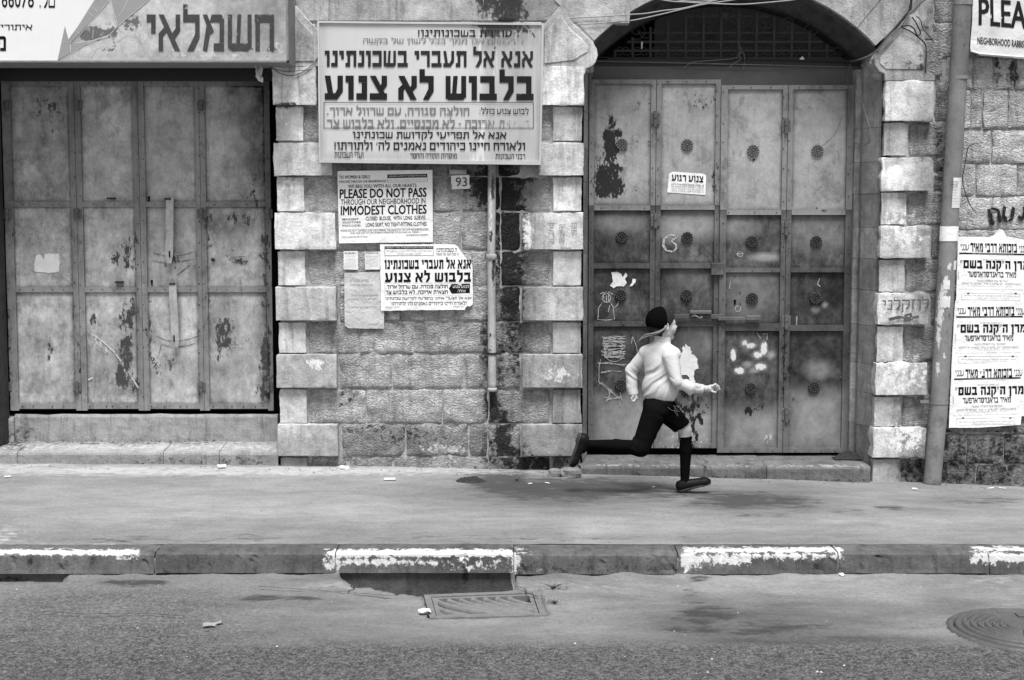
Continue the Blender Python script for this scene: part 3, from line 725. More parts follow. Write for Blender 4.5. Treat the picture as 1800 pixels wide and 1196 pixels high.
def sheet(name, px0, py0, px1, py1, Y, mat, parent, mk, dent=.006, cell=.028, off=0):
    a = W(px0, py1, Y); b = W(px1, py0, Y); a.x = WX(px0, Y, 400); b.x = WX(px1, Y, 400); s = random.random()*20
    def axis(a, b): k = max(1, int(round((b-a)/cell))); return [a, a+.006, a+.014]+[a+(b-a)*i/k for i in range(1, k)]+[b-.014, b-.006, b]
    X, Z = axis(a.x, b.x), axis(a.z, b.z); n = len(X)
    V = [(x, Y+fbm(x, s, z, 2.2, s, 3)*dent, z) for z in Z for x in X]; Fc = [(j*n+i, j*n+i+1, (j+1)*n+i+1, (j+1)*n+i) for j in range(len(Z)-1) for i in range(n-1)]
    at = masks(V, *mk)
    for i, v in enumerate(V):       # dirt and the frame's shadow lines, painted along each panel's edges
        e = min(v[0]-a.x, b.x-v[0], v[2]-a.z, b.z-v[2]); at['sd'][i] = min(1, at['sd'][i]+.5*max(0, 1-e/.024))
    return add(name, V, Fc, mat, parent, True, at)
def hingemesh(mat):
    m = MB(); m.tube([(0, -.012, -.038), (0, -.012, -.002)], .011, 8); m.tube([(0, -.012, .002), (0, -.012, .038)], .0125, 8); m.bbox((-.028, -.004, -.03), (.028, .004, .03), .002)
    me = bpy.data.meshes.new('hinge'); me.from_pydata(m.v, [], m.f); me.materials.append(mat); return me
def rivets(L, Y, parent, mat, r=.005):
    m = MB()
    for px, py in L:
        c = W(px, py, Y); n = len(m.v); k = 6
        m.v += [(c.x+r*math.cos(2*math.pi*i/k), Y+.002, c.z+r*math.sin(2*math.pi*i/k)) for i in range(k)]
        m.v += [(c.x+r*.6*math.cos(2*math.pi*i/k), Y-.0035, c.z+r*.6*math.sin(2*math.pi*i/k)) for i in range(k)]
        for i in range(k): j = (i+1) % k; m.f.append((n+i, n+j, n+k+j, n+k+i))
        m.f.append(tuple(n+k+i for i in range(k)))
    o = m.build('rivets', mat, parent); o['kind'] = 'stuff'; return o

Y1 = 10.25
G1D = [('e',395,590,16,30,.85),('e',385,570,14,14,.7),('e',385,610,8,26,.7),('e',225,450,10,30,.7),('e',210,455,14,14,.55),('e',222,560,14,30,.7),('e',232,545,12,16,.7),('e',222,620,12,40,.8),('e',215,660,14,26,.8),
       ('e',237,680,10,14,.7),('e',87,615,5,22,.8),('e',163,570,5,24,.6),('e',367,400,8,40,.6),('e',364,540,5,60,.5),('e',467,520,9,60,.5),('e',468,640,11,70,.85),('e',465,690,12,20,.9),('e',468,440,9,40,.7),('e',440,600,16,5,.5),
       ('e',425,460,16,5,.55),('e',95,200,16,40,.5),('e',85,190,30,20,.4),('e',262,600,7,70,.5),('e',240,430,4,60,.6),('e',283,640,20,20,.35),('e',305,640,14,18,.35),('e',306,455,8,16,.8),('e',296,464,8,6,.7),('e',20,420,6,30,.7),
       ('e',450,330,16,40,.45),('e',425,385,30,12,.5),('e',400,440,8,20,.3),('e',140,640,4,60,.4),('e',15,600,6,120,.5)]
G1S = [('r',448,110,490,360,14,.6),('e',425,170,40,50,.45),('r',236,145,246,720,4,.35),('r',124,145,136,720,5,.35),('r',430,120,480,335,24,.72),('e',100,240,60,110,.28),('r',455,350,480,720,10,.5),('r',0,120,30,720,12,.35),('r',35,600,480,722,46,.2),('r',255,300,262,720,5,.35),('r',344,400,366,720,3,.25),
       ('e',390,575,40,46,.35),('e',225,640,40,70,.25),('e',310,450,14,16,.5),('e',307,400,5,55,.45),('e',314,560,5,50,.45),('e',293,400,4,50,.3),('e',300,560,4,50,.3),('e',330,180,40,50,.2),('e',400,395,50,30,.4),('e',85,430,60,80,.12)]  # narrow ellipses beside the hasp straps paint the straps' shadow on the panels
G1L = [('e',150,712,120,4,.35),('e',180,595,4,4,.0),('e',440,650,8,22,.3)]
G1LS = [('r',250,210,345,350,40,.3),('r',145,260,235,350,40,.22),('r',262,370,345,500,24,.25),('r',370,200,430,340,30,.2),('r',365,530,450,700,40,.16),('e',300,560,30,40,.2)]
G1D = [b[:5]+(b[5]*.82,) for b in G1D]
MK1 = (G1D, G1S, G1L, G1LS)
g1 = thing('iron_gate', 'pale grey four leaf iron gate of the left shop with two long hanging hasps', 'gate', W(243, 722, Y1))
hinge1 = hingemesh(M_IRON2)
leaves1 = [(9, 24, 126, 136), (136, 146, 237, 247), (247, 257, 346, 354), (354, 363, 467, 477)]
rails1 = [(142, 151), (355, 364), (505, 514), (710, 719)]
rv = []
for q, (o0, i0, i1, o1) in enumerate(leaves1):
    mb = MB(); yo = [0, 0, -.004, 0][q]
    bar(mb, o0, 142, i0, 722, Y1+yo); bar(mb, i1, 142, o1-.6, 722, Y1+yo+.003)
    for k in (0, 3): bar(mb, i0, rails1[k][0], i1, rails1[k][1], Y1+.004+yo)
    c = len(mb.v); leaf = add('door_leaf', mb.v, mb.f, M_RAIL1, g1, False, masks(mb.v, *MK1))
    for k in (1, 2):
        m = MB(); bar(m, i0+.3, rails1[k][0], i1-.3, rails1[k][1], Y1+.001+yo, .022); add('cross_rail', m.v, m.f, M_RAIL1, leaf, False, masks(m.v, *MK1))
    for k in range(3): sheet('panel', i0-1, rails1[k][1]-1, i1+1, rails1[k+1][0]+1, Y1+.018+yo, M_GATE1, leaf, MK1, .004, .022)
    # thin raised fillet along each panel
    L = []
    for y in range(160, 715, 38): L += [((o0+i0)/2, y+random.randint(-6, 6)), ((i1+o1)/2, y+random.randint(-6, 6))]
    for k in range(4):
        for x in np.linspace(i0+14, i1-14, 4): L.append((x+random.uniform(-6, 6), (rails1[k][0]+rails1[k][1])/2))
    rivets(L, Y1+yo, leaf, M_IRON, .0045)
    for hx, ys_ in ((o0 if q else 13, (186, 376, 680)),):
        if q in (1, 3) or q == 0:
            for hy in ys_: inst('hinge', hinge1, W(hx, hy, Y1-.004), leaf)
    if q == 3:
        for hy in (376, 680): inst('hinge', hinge1, W(472, hy, Y1-.004), leaf)
    if q == 1:
        for hx, hy in ((196, 349), (210, 496)):
            m = MB(); p = W(hx, hy, Y1); m.bbox((p.x-.026, Y1-.03, p.z-.006), (p.x+.026, Y1+.02, p.z+.006), .003); m.build('pull_lug', M_IRON, leaf)
    if q == 2:
        for (x, y0, y1) in ((299, 348, 463), (307, 497, 611)):
            m = MB(); a = W(x-5.5, y1, Y1-.012); b = W(x+5.5, y0, Y1-.012)
            k = 8; zz = [a.z+(b.z-a.z)*i/k for i in range(k+1)]
            n0 = len(m.v)
            for i, z in enumerate(zz):
                yb = Y1-.030-.006*math.sin(i*1.3); sh = (i-4)*.0016*(1 if y0 < 400 else -1.2); w = (b.x-a.x)/2*(1 if 0 < i else .6); cx = (a.x+b.x)/2+sh
                m.v += [(cx-w, yb, z), (cx+w, yb, z), (cx+w, yb+.008, z), (cx-w, yb+.008, z)]
            for i in range(k):
                for t in range(4): u = (t+1) % 4; m.f.append((n0+i*4+t, n0+i*4+u, n0+i*4+4+u, n0+i*4+4+t))
            m.f.append((n0, n0+3, n0+2, n0+1)); m.f.append((n0+k*4, n0+k*4+1, n0+k*4+2, n0+k*4+3))
            st = [('e', x, y1-22, 4, 18, .9), ('e', x, y1-70, 4, 10, .6)]
            m2 = add('hasp_strap', m.v, m.f, M_STRAP, leaf, False, masks(m.v, st, (), ()))
            m = MB(); p = W(x-4, y0+2, Y1-.02); m.bbox((p.x-.02, Y1-.035, p.z-.006), (p.x+.022, Y1+.02, p.z+.006), .002); m.build('pull_lug', M_IRON, leaf)
            m = MB(); p = W(x, y1-16, Y1-.02); m.box((p.x-.004, Y1-.040, p.z-.022), (p.x+.004, Y1-.025, p.z+.022)); m.build('hasp_slot', M_BLACK, leaf)
        for x, y in ((262, 350), (267, 497)):
            m = MB(); p = W(x, y, Y1+.012); m.prism(ccw([(p.x+.008*math.cos(t), p.z+.01+.008*math.sin(t)) for t in np.linspace(-.9, 4.0, 8)]+[(p.x-.005, p.z-.018), (p.x+.005, p.z-.018)]), Y1+.010, Y1+.02); m.build('keyhole', M_BLACK, leaf)
    if q == 3:
        m = MB(); p = W(374, 457, Y1); m.tube([(p.x, Y1+.02, p.z), (p.x, Y1-.004, p.z), (p.x, Y1-.012, p.z)], [.012, .012, .006], 10); m.build('knob', M_IRON, leaf)

Y2 = 10.30
G2D = [('e',1075,215,7,14,.75),('e',1070,240,12,14,.95),('e',1073,262,12,26,1.0),('e',1062,312,17,26,1.0),('e',1082,328,14,18,1.0),('e',1060,335,18,12,.95),('e',1085,235,10,8,.85),('e',1080,300,12,14,.9),('e',1085,262,6,10,.6),('e',1058,285,10,24,.45),
       ('e',1205,745,26,60,.5),('e',1225,720,16,30,.55),('e',1215,770,18,30,.45),('e',1255,320,6,30,.4),('e',1230,180,30,12,.3),('e',1324,281,4,4,.9),('e',1316,722,8,8,.75),('e',1335,712,16,8,.45),('e',1390,650,6,10,.6),('e',1440,370,20,6,.3),
       ('e',1375,680,4,60,.5),('e',1378,640,4,60,.5),('e',1256,160,4,20,.4),('e',1090,600,10,30,.5)]
G2S = [('e',1420,700,70,20,.2),('e',1110,560,60,14,.3),('e',1320,705,60,16,.25),('r',1486,150,1500,795,6,.5),('e',1080,150,60,14,.2),('e',1180,520,30,60,.25),('e',1080,460,40,8,.35),('e',1440,460,50,8,.3),('r',1280,700,1500,790,30,.0),('e',1435,200,60,60,.22),('r',1370,150,1500,370,20,.14),('r',1035,350,1500,372,10,.2),('e',1094,440,50,50,.3),('e',1435,520,60,60,.35),('e',1420,630,60,60,.3),('e',1432,681,20,20,.6),
       ('e',1430,575,50,10,.3),('e',1091,610,60,60,.35),('e',1200,500,40,30,.2),('e',1320,575,60,8,.4),('r',1245,380,1258,790,5,.15),('r',1035,380,1045,800,5,.2),('e',1345,470,40,14,.2),('e',1240,300,30,30,.15)]
G2L = [('e',1289,624,5,11,.8),('e',1308,603,5,5,.7),('e',1320,608,9,5,.75),('e',1332,624,8,6,.8),('e',1343,613,6,12,.8),('e',1300,652,9,6,.8),('e',1337,645,10,6,.8),('e',1210,780,50,40,.35),('e',1310,610,6,6,.0),('r',1045,784,1255,790,3,.4),('e',1352,770,12,14,.4),('r',1262,740,1275,795,5,.35)]
G2LS = [('e',1289,624,4,10,.6),('e',1308,603,6,6,.5),('e',1320,608,9,5,.6),('e',1332,624,8,6,.6),('e',1343,613,6,11,.6),('e',1300,652,9,6,.6),('e',1313,641,8,5,.5),('e',1337,645,10,6,.6),('e',1326,652,8,4,.5),('e',1355,624,7,6,.5),('e',1450,536,4,4,.5),('e',1433,544,7,6,.35),('e',1215,395,55,24,.5),('e',1300,400,30,20,.35),('e',1345,452,24,7,.5),('e',1440,400,50,40,.25),('e',1090,390,40,18,.3),('r',1044,700,1140,790,20,.42),('r',1160,720,1256,790,20,.55),('r',1277,720,1373,790,20,.38),('r',1390,690,1486,790,20,.45),
        ('e',1320,520,50,40,.22),('e',1440,650,24,16,.3),('e',1230,600,30,30,.25),('e',1316,490,50,14,.25),('e',1210,490,30,20,.15)]
MK2 = (G2D, G2S, G2L, G2LS)
g2 = thing('iron_gate', 'dark four leaf iron gate under the stone arch, decorated with round rosettes and chalk marks', 'gate', W(1266, 795, Y2))
hinge2 = hingemesh(M_IRON2)
def rosette_mesh():
    m = MB()
    def disc(r0, r1, y0, y1, n=20, sc=0):
        b = len(m.v)
        for i in range(n): a = 2*math.pi*i/n; r = r0*(1+(sc if i % 2 else 0)); m.v.append((r*math.cos(a), y0, r*math.sin(a)))
        for i in range(n): a = 2*math.pi*i/n; r = r1*(1+(sc if i % 2 else 0)); m.v.append((r*math.cos(a), y1, r*math.sin(a)))
        for i in range(n): j = (i+1) % n; m.f.append((b+i, b+j, b+n+j, b+n+i))
        m.f.append(tuple(b+n+i for i in range(n)))
    disc(.034, .031, .004, -.004, 28, .0)
    for i in range(12):
        a = 2*math.pi*i/12; c = Vector((.034*math.cos(a), 0, .034*math.sin(a)))
        m.tube([c+Vector((0, .004, 0)), c+Vector((0, -.008, 0)), c+Vector((0, -.011, 0))], [.0085, .008, .004], 7)
    b = len(m.v); n = 20                                    # raised ring
    for i in range(n):
        a = 2*math.pi*i/n
        for r, y in ((.024, -.004), (.022, -.012), (.018, -.012), (.016, -.004)): m.v.append((r*math.cos(a), y, r*math.sin(a)))
    for i in range(n):
        j = (i+1) % n
        for k in range(3): m.f.append((b+i*4+k, b+j*4+k, b+j*4+k+1, b+i*4+k+1))
    disc(.010, .005, -.004, -.017, 10)
    me = bpy.data.meshes.new('rosette'); me.from_pydata(m.v, [], m.f); return me
ros_d = rosette_mesh(); ros_d.materials.append(simple('rosette_iron_dark', .04, .6, .25, .3, 80)); ros_l = ros_d.copy(); ros_l.materials.clear(); ros_l.materials.append(simple('rosette_iron_pale', .13, .6, .25, .3, 80))
leaves2 = [(1035, 1044, 1143, 1151.5, 140, [(361,370),(463,472),(565,574)], 788), (1152.5, 1161, 1256, 1264.5, 140, [(361,369),(463,472),(565,574)], 788),
           (1265.5, 1277, 1373, 1381.5, 150, [(369,378),(471,479),(569,582)], 796), (1382.5, 1391, 1486, 1497, 150, [(369,378),(471,479),(572,582)], 796)]
ROS = [[(1093,254),(1093,417),(1091,519),(1091,677)], [(1208,255),(1208,418),(1207,519),(1207,681)], [(1324,265),(1322,425),(1322,525),(1320,683)], [(1437,265),(1435,425),(1434,525),(1431,681)]]
leafs2 = []
for q, (o0, i0, i1, o1, yt, rl, yb) in enumerate(leaves2):
    yo = 0 if q < 2 else -.014
    mb = MB(); bar(mb, o0, yt, i0, rl[0][0], Y2+yo); bar(mb, i1, yt, o1, rl[0][0], Y2+yo+.002); bar(mb, i0, yt, i1, yt+7.5, Y2+.003+yo)
    n1 = len(mb.f)
    bar(mb, o0, rl[0][0], i0, yb, Y2+yo); bar(mb, i1, rl[0][0], o1, yb, Y2+yo+.002); bar(mb, i0, yb-8, i1, yb, Y2+.003+yo)
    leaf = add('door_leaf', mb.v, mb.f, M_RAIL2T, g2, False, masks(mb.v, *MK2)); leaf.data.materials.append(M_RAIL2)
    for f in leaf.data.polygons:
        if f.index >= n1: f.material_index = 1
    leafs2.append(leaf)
    for k, (a, b) in enumerate(rl):
        m = MB(); bar(m, i0+.3, a, i1-.3, b, Y2+yo+(-.004 if q % 2 else 0), .024); add('cross_rail', m.v, m.f, M_RAIL2T if k == 0 else M_RAIL2, leaf, False, masks(m.v, *MK2))
    e = [yt+7] + [v for a, b in rl for v in (a, b)] + [yb-8]
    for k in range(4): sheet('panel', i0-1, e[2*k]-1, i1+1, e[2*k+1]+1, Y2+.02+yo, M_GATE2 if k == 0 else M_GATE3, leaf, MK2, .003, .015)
    for k, (x, y) in enumerate(ROS[q]): inst('rosette', ros_l if k == 0 else ros_d, W(x, y, Y2+.012+yo), leaf, rot=(0, random.random(), 0))
    L = []
    for y in range(int(yt)+14, int(yb)-10, 46): L += [((o0+i0)/2, y+random.randint(-9, 9)), ((i1+o1)/2, y+random.randint(-9, 9))]
    for a, b in rl+[(yt, yt+7), (yb-8, yb)]:
        for x in np.linspace(i0+10, i1-10, 3): L.append((x+random.uniform(-8, 8), (a+b)/2))
    rivets(L, Y2+yo-.002, leaf, M_IRON2, .005)
for q, x, ys_ in ((0, 1152, (209, 388)), (2, 1382, (222, 400, 566, 729))):
    for y in ys_: inst('hinge', hinge2, W(x, y, Y2-.012), leafs2[q], scale=(1.1, 1, 1.35))
# extra studs and scars, lock plate, keyhole, sliding bolts
rivets([(1276,485),(1276,513),(1276,533),(1301,513),(1301,533),(1292,485),(1142,182),(1122,182),(1120,249),(1140,249),(1118,335),(1234,695),(1254,700),(1395,700),(1478,664)], Y2-.0, leafs2[2], M_IRON2, .007)
m = MB(); a = W(1250, 484, Y2-.03); b = W(1272, 463, Y2-.03); m.bbox((a.x, Y2-.035, a.z), (b.x, Y2-.004, b.z), .004); m.build('lock_plate', M_RAIL2, leafs2[2], attrs=masks(m.v, *MK2))
m = MB(); p = W(1292, 531, Y2); m.prism(ccw([(p.x+.008*math.cos(t), p.z+.008+.008*math.sin(t)) for t in np.linspace(-.9, 4.0, 8)]+[(p.x-.006, p.z-.018), (p.x+.006, p.z-.018)]), Y2+.0, Y2+.02); m.build('keyhole', M_BLACK, leafs2[2])
m = MB(); a = W(1183, 561, Y2-.03); b = W(1271, 553, Y2-.03); m.bbox((a.x, Y2-.035, a.z), (b.x, Y2-.015, b.z), .003)
for x in (1220, 1232): p = W(x, 551, Y2-.04); m.bbox((p.x-.012, Y2-.05, p.z-.03), (p.x+.012, Y2-.004, p.z+.012), .003)
m.build('sliding_bolt', M_RAIL2, leafs2[1], attrs=masks(m.v, *MK2))
m = MB(); a = W(1212, 552, Y2-.03); b = W(1250, 546, Y2-.03); m.bbox((a.x, Y2-.06, a.z), (b.x, Y2-.02, b.z), .004); p = W(1225, 557, Y2-.05)
m.tube([p+Vector((-.035+.07*t, -.005-.02*math.sin(3.14*t), .008*math.sin(6*t)-.002)) for t in np.linspace(0, 1, 9)], .009, 8); m.build('hasp', M_IRON2, leafs2[1])
m = MB(); a = W(1262, 565, Y2-.04); b = W(1337, 556, Y2-.04); m.bbox((a.x, Y2-.045, a.z+.004), (b.x-.06, Y2-.022, b.z-.006), .003); m.bbox((b.x-.1, Y2-.052, a.z+.006), (b.x, Y2-.018, b.z+.004), .004)
m.build('sliding_bolt', M_RAIL2, leafs2[2], attrs=masks(m.v, *MK2))
m = MB(); a = W(1034, 160, Y2-.03); p = W(1036, 134, Y2-.03); m.tube([(p.x, Y2-.03, a.z-.03), (p.x, Y2-.03, p.z+.02)], .014, 8); m.tube([(p.x, Y2-.03, p.z-.006), (p.x, Y2-.03, p.z+.012)], .022, 10); m.build('pivot_post', M_IRON2, g2)
m = MB(); a = W(1020, 152, Y2+.03); b = W(1512, 117, Y2+.03); m.box((a.x-.1, Y2+.025, a.z), (b.x+.05, Y2+.05, b.z)); m.build('lintel_plate', M_LINT, g2)
m = MB(); a = W(1256, 800, Y2+.03); b = W(1275, 784, Y2+.03); m.box((W(1030, 800, Y2+.04).x, Y2+.05, a.z-.02), (W(1505, 800, Y2+.04).x, Y2+.06, W(900, 140, Y2).z)); m.build('black_gap_sheet', M_BLACK, g2)  # added black sheet, paints the dark seen through the gaps between leaves
m = MB(); a = W(4, 724, Y1); b = W(485, 140, Y1); m.box((WX(4, Y1, 400), Y1+.04, a.z), (WX(484, Y1, 400), Y1+.05, b.z)); m.build('black_gap_sheet', M_BLACK, g1)  # black sheet added behind the left leaves too, for dark gaps

# chalk marks
def ribbon(pts, w, Y, name, mat, parent, taper=True):
    m = MB(); P = [W(a, b, Y) for a, b in pts]; Q = []
    for i in range(len(P)-1):
        k = max(1, int((P[i+1]-P[i]).length/.02))
        for j in range(k): Q.append(P[i].lerp(P[i+1], j/k))
    Q.append(P[-1])
    for i, p in enumerate(Q):
        t = (Q[min(i+1, len(Q)-1)]-Q[max(i-1, 0)]).normalized(); n = Vector((-t.z, 0, t.x)); ww = w*.5*(1+nz(p.x, 1, p.z, 60)*.7)
        m.v += [tuple(p+n*ww), tuple(p-n*ww)]
    for i in range(len(Q)-1): m.f.append((2*i, 2*i+1, 2*i+3, 2*i+2))
    return m
def chalk(strokes, Y, name, mat, parent, w=.008):
    M2 = MB()
    for q, s in enumerate(strokes):
        m = ribbon(s, w, Y-.00012*q, '', None, None); n = len(M2.v); M2.v += m.v; M2.f += [tuple(n+i for i in f) for f in m.f]
    return M2.build(name, mat, parent)
def circ(cx, cy, rx, ry, a0=0, a1=360, n=14): return [(cx+rx*math.cos(math.radians(a0+(a1-a0)*i/n)), cy+ry*math.sin(math.radians(a0+(a1-a0)*i/n))) for i in range(n+1)]
YC = Y2+.0172
chalk([circ(1066, 524, 7.5, 8), [(1055,517),(1062,514),(1072,514),(1077,518)], [(1061,520),(1062,531)], [(1066,519),(1066,532)], [(1070,519),(1070,530)], [(1059,532),(1052,542),(1051,562),(1066,563),(1076,562)], [(1071,530),(1078,540),(1080,562)], [(1080,541),(1085,537),(1088,530)],
       [(1072,537),(1069,549)]], YC, 'chalk_drawing', M_CHALK, leafs2[0], .0055)
sc = []
for i in range(22): y = 592+i*1.75+random.uniform(-1, 1); sc.append([(1058+random.uniform(-3, 5), y), (1075, y+random.uniform(-3, 3)), (1100+random.uniform(-6, 2), y+random.uniform(-2, 2))])
sc += [circ(1080, 600+i*7, 20-i, 9+i*2, random.uniform(0, 90), 300+random.uniform(0, 90)) for i in range(4)]
sc += [[(1050,638),(1075,640),(1101,641)], [(1052,640),(1070,637),(1098,644)], [(1056,655),(1070,652),(1092,653)], [(1057,656),(1074,653)], [(1056,632),(1053,645),(1053,665),(1052,671),(1068,684),(1090,702)], [(1057,672),(1072,684),(1084,698)], [(1052,668),(1055,676)],
       [(1075,685),(1066,707)], [(1070,684),(1072,700),(1065,706)], [(1062,699),(1078,701),(1092,697)], [(1066,703),(1092,699)], [(1090,690),(1093,704)], [(1089,705),(1091,715)], [(1113,593),(1119,610),(1122,630)], [(1112,592),(1110,604)]]
chalk(sc, YC+.002, 'chalk_scribble', M_CHALK, leafs2[0], .0036)
chalk([[(1190,415),(1178,413),(1167,420),(1165,432),(1171,441),(1184,442),(1189,437),(1188,430),(1180,424),(1188,419),(1191,413)], [(1168,420),(1166,431),(1172,441),(1183,443)]], YC, 'chalk_numeral', M_CHALK, leafs2[1], .012)
chalk([circ(1301, 447, 5, 4), [(1294,447),(1308,446)], [(1441,489),(1437,500),(1442,504)], [(1400,575),(1401,555),(1399,560)], [(1284,494),(1282,508)], [(1330,585),(1337,595)], [(1340,588),(1349,587),(1348,598)], circ(1297,543,5,5)], YC-.012, 'chalk_scratches', M_INKL, leafs2[2], .005)
def blotch(L, Y, name, mat, parent):
    """irregular flat paint patches"""
    M2 = MB()
    for cx, cy, rx, ry, rot in L:
        n = 22; s = random.random()*30; P = []
        for i in range(n):
            a = 2*math.pi*i/n; k = 1+.28*mnoise.noise(Vector((math.cos(a)*1.3+s, math.sin(a)*1.3, 0)))+.12*random.uniform(-1, 1)
            x = rx*k*math.cos(a); y = ry*k*math.sin(a); c, d = math.cos(rot), math.sin(rot); P.append((cx+x*c-y*d, cy+x*d+y*c))
        q = [W(a, b, Y) for a, b in P]; n0 = len(M2.v); c = W(cx, cy, Y); M2.v += [tuple(v) for v in q]+[tuple(c)]
        M2.f += [(n0+n, n0+(i+1) % n, n0+i) for i in range(n)]
    return M2.build(name, mat, parent)
M_PAINTW = ink_mat('thin_white_paint', .60, .02, 18, (1, 1, 1)); M_PAINTW2 = ink_mat('pale_smears', .42, .10, 16, (1, 1, 1))
if 0: blotch([(1289,624,5,12,-.3),(1308,604,6,6,.5),(1320,608,11,7,.5),(1331,623,9,6,.9),(1325,632,9,5,-.5),(1343,613,7,13,.15),(1300,652,11,7,-.7),(1313,640,8,5,-.4),(1337,645,12,7,-.7),(1328,652,8,4,0)], YC-.012, 'paint_smears', M_PAINTW, leafs2[2])
if 0: blotch([(1355,625,8,6,0),(1450,536,5,4,.5),(1460,480,3,2,0)], YC-.013, 'paint_smears', M_PAINTW2, leafs2[2])
# left gate scrapes
YG = Y1+.0115
chalk([[(270,445),(288,450),(296,449)], [(310,450),(325,448),(340,443)], [(268,459),(290,463),(298,462)], [(308,461),(330,458),(342,456)], [(275,591),(290,598),(302,600)], [(312,600),(330,597),(348,591)], [(285,606),(302,611)], [(314,610),(330,608),(342,604)], [(284,604),(280,622)], [(311,484),(322,476),(334,466)],
       [(318,478),(326,472)], [(405,453),(435,451)], [(408,462),(432,465)], [(402,612),(428,612)], [(404,606),(420,607)]], YG, 'scrape_marks', ink_mat('scrape_dark', .09, .12, 60), g1, .004)
m = chalk([[(163,588),(180,600),(200,618),(213,636)], [(168,594),(170,606)], [(177,600),(178,612)], [(186,610),(188,620)], [(232,664),(244,684)], [(155,668),(163,664)], [(330,566),(333,574)]], YG, 'scrape_marks', ink_mat('scrape_pale', .5, .06, 60), g1, .009)

# ------------------------------------------------------------------ lettering
def glyph(c, t, s):
    """block Hebrew letter as convex pieces; returns (width, list of polygons)"""
    R = lambda a, b, c_, d: [(a, b), (c_, b), (c_, d), (a, d)]
    T = 1-t
    if c == 'א': w = .86; return w, [[(0,1),(s*1.15,1),(w,0),(w-s*1.15,0)], R(w-s,.58,w,1), [(w-s,.62),(w,.62),(w,.55),(.62,.30),(.50,.44)], R(0,0,s,.42), [(0,.40),(s,.40),(.42,.60),(.30,.72),(0,.48)]]
    if c == 'ב': w = .80; return w, [R(.03,T,w-.1,1), R(w-.1-s,.1,w-.1,1), R(0,0,w,t)]
    if c == 'ג': w = .56; return w, [R(.06,T,.44,1), R(.44-s,.25,.44,1), [(.44-s,.36),(.44,.36),(w,0),(w-s,0)], [(.24,.22),(.40,.34),(.22,0),(0,0),(0,t*.8)]]
    if c == 'ד': w = .76; return w, [R(0,T,w,1), R(w-.09-s,0,w-.09,1)]
    if c == 'ה': w = .78; return w, [R(0,T,w,1), R(w-s,0,w,1), R(.04,0,.04+s,.60)]
    if c == 'ו': w = .38; return w, [R(0,T,w,1), R(w-s,0,w,1)]
    if c == 'ז': w = .44; return w, [R(0,T,w,1), R(.13,0,.13+s,1)]
    if c == 'ח': w = .78; return w, [R(0,T,w,1), R(w-s,0,w,1), R(.03,0,.03+s,1)]
    if c == 'ט': w = .80; return w, [R(0,0,s,1), R(0,0,w,t), R(w-s,0,w,1), R(w-.38,T,w,1)]
    if c == 'י': w = .36; return w, [R(0,T,w,1), R(w-s,.48,w,1)]
    if c == 'כ': w = .72; return w, [R(0,T,w,1), R(w-s,0,w,1), R(0,0,w,t)]
    if c == 'ך': w = .70; return w, [R(0,T,w,1), R(w-s,-.28,w,1)]
    if c == 'ל': w = .66; return w, [R(0,T,s,1.28), R(0,T,w,1), R(w-s,.42,w,1), [(w-s,.46),(w,.46),(w,.36),(.42,0),(.16,0)]]
    if c == 'מ': w = .86; return w, [[(.28,T),(.36,1),(w-.1,1),(w,.86),(w,T)], R(w-s,0,w,.9), R(.44,0,w,t), [(0,1),(s,1),(.46,.52),(.30,.46)], [(.16,.72),(.34,.62),(s,0),(0,0)]]
    if c == 'ם': w = .80; return w, [R(0,T,w,1), R(w-s,0,w,1), R(0,0,w,t), R(.03,0,.03+s,1)]
    if c == 'נ': w = .50; return w, [R(.10,T,w,1), R(w-s,0,w,1), R(0,0,w,t)]
    if c == 'ן': w = .38; return w, [R(0,T,w,1), R(w-s,-.28,w,1)]
    if c == 'ס': w = .82; return w, [R(0,T,w,1), [(w-s,1),(w,1),(w,.3),(w-.14,0),(w-.14-s,.04)], R(.16,0,w-.14,t), [(.03,1),(.03+s,1),(.16+s,.04),(.16,0),(.03,.3)]]
    if c == 'ע': w = .84; return w, [[(0,1),(s*1.05,1),(s+.16,.14),(.16,.14)], R(w-s,.42,w,1), [(w-s,.46),(w,.46),(w,.34),(.56,0),(.34,0)], R(0,0,.58,t)]
    if c == 'פ': w = .78; return w, [R(0,T,w,1), R(w-s,0,w,1), R(0,0,w,t), R(0,.46,s,1), R(0,.44,.40,.44+t*.75)]
    if c == 'ף': w = .74; return w, [R(0,T,w,1), R(w-s,-.28,w,1), R(0,.46,s,1), R(0,.44,.40,.44+t*.75)]
    if c == 'צ': w = .80; return w, [[(0,1),(s*1.1,1),(w,.10),(w-.16,.04),(w-.3,.2)], R(w-s,.66,w,1), [(w-s,.70),(w,.70),(w,.60),(.60,.36),(.46,.50)], R(0,0,w,t)]
    if c == 'ץ': w = .74; return w, [[(.06,1),(.06+s,1),(.36+s*.5,.35),(.30,.2)], R(.28,-.28,.28+s,.5), R(w-s,.7,w,1), [(w-s,.74),(w,.74),(w,.6),(.46,.3),(.40,.5)]]
    if c == 'ק': w = .78; return w, [R(0,T,w,1), R(w-s,.36,w,1), [(w-s,.42),(w,.42),(w,.30),(.52,0),(.34,.04)], R(.04,-.28,.04+s,.60)]
    if c == 'ר': w = .70; return w, [R(0,T,w,1), R(w-s,0,w,1)]
    if c == 'ש': w = .98; return w, [R(.03,.05,.03+s*.92,1), [(.03,.1),(.16,0),(w-.14,0),(w-.02,.14),(w-.1,t),(.1,t)], R(w-s*.92,.1,w,1), [(w/2-s*.42,1),(w/2+s*.42,1),(w/2+s*.1,.12),(w/2-s*.7,.12)]]
    if c == 'ת': w = .84; return w, [R(.06,T,w,1), R(w-s,0,w,1), R(.15,0,.15+s,1), R(0,0,.2,t)]
    if c == '!': w = .22; return w, [R(0,.34,s,1), R(0,0,s,.2)]
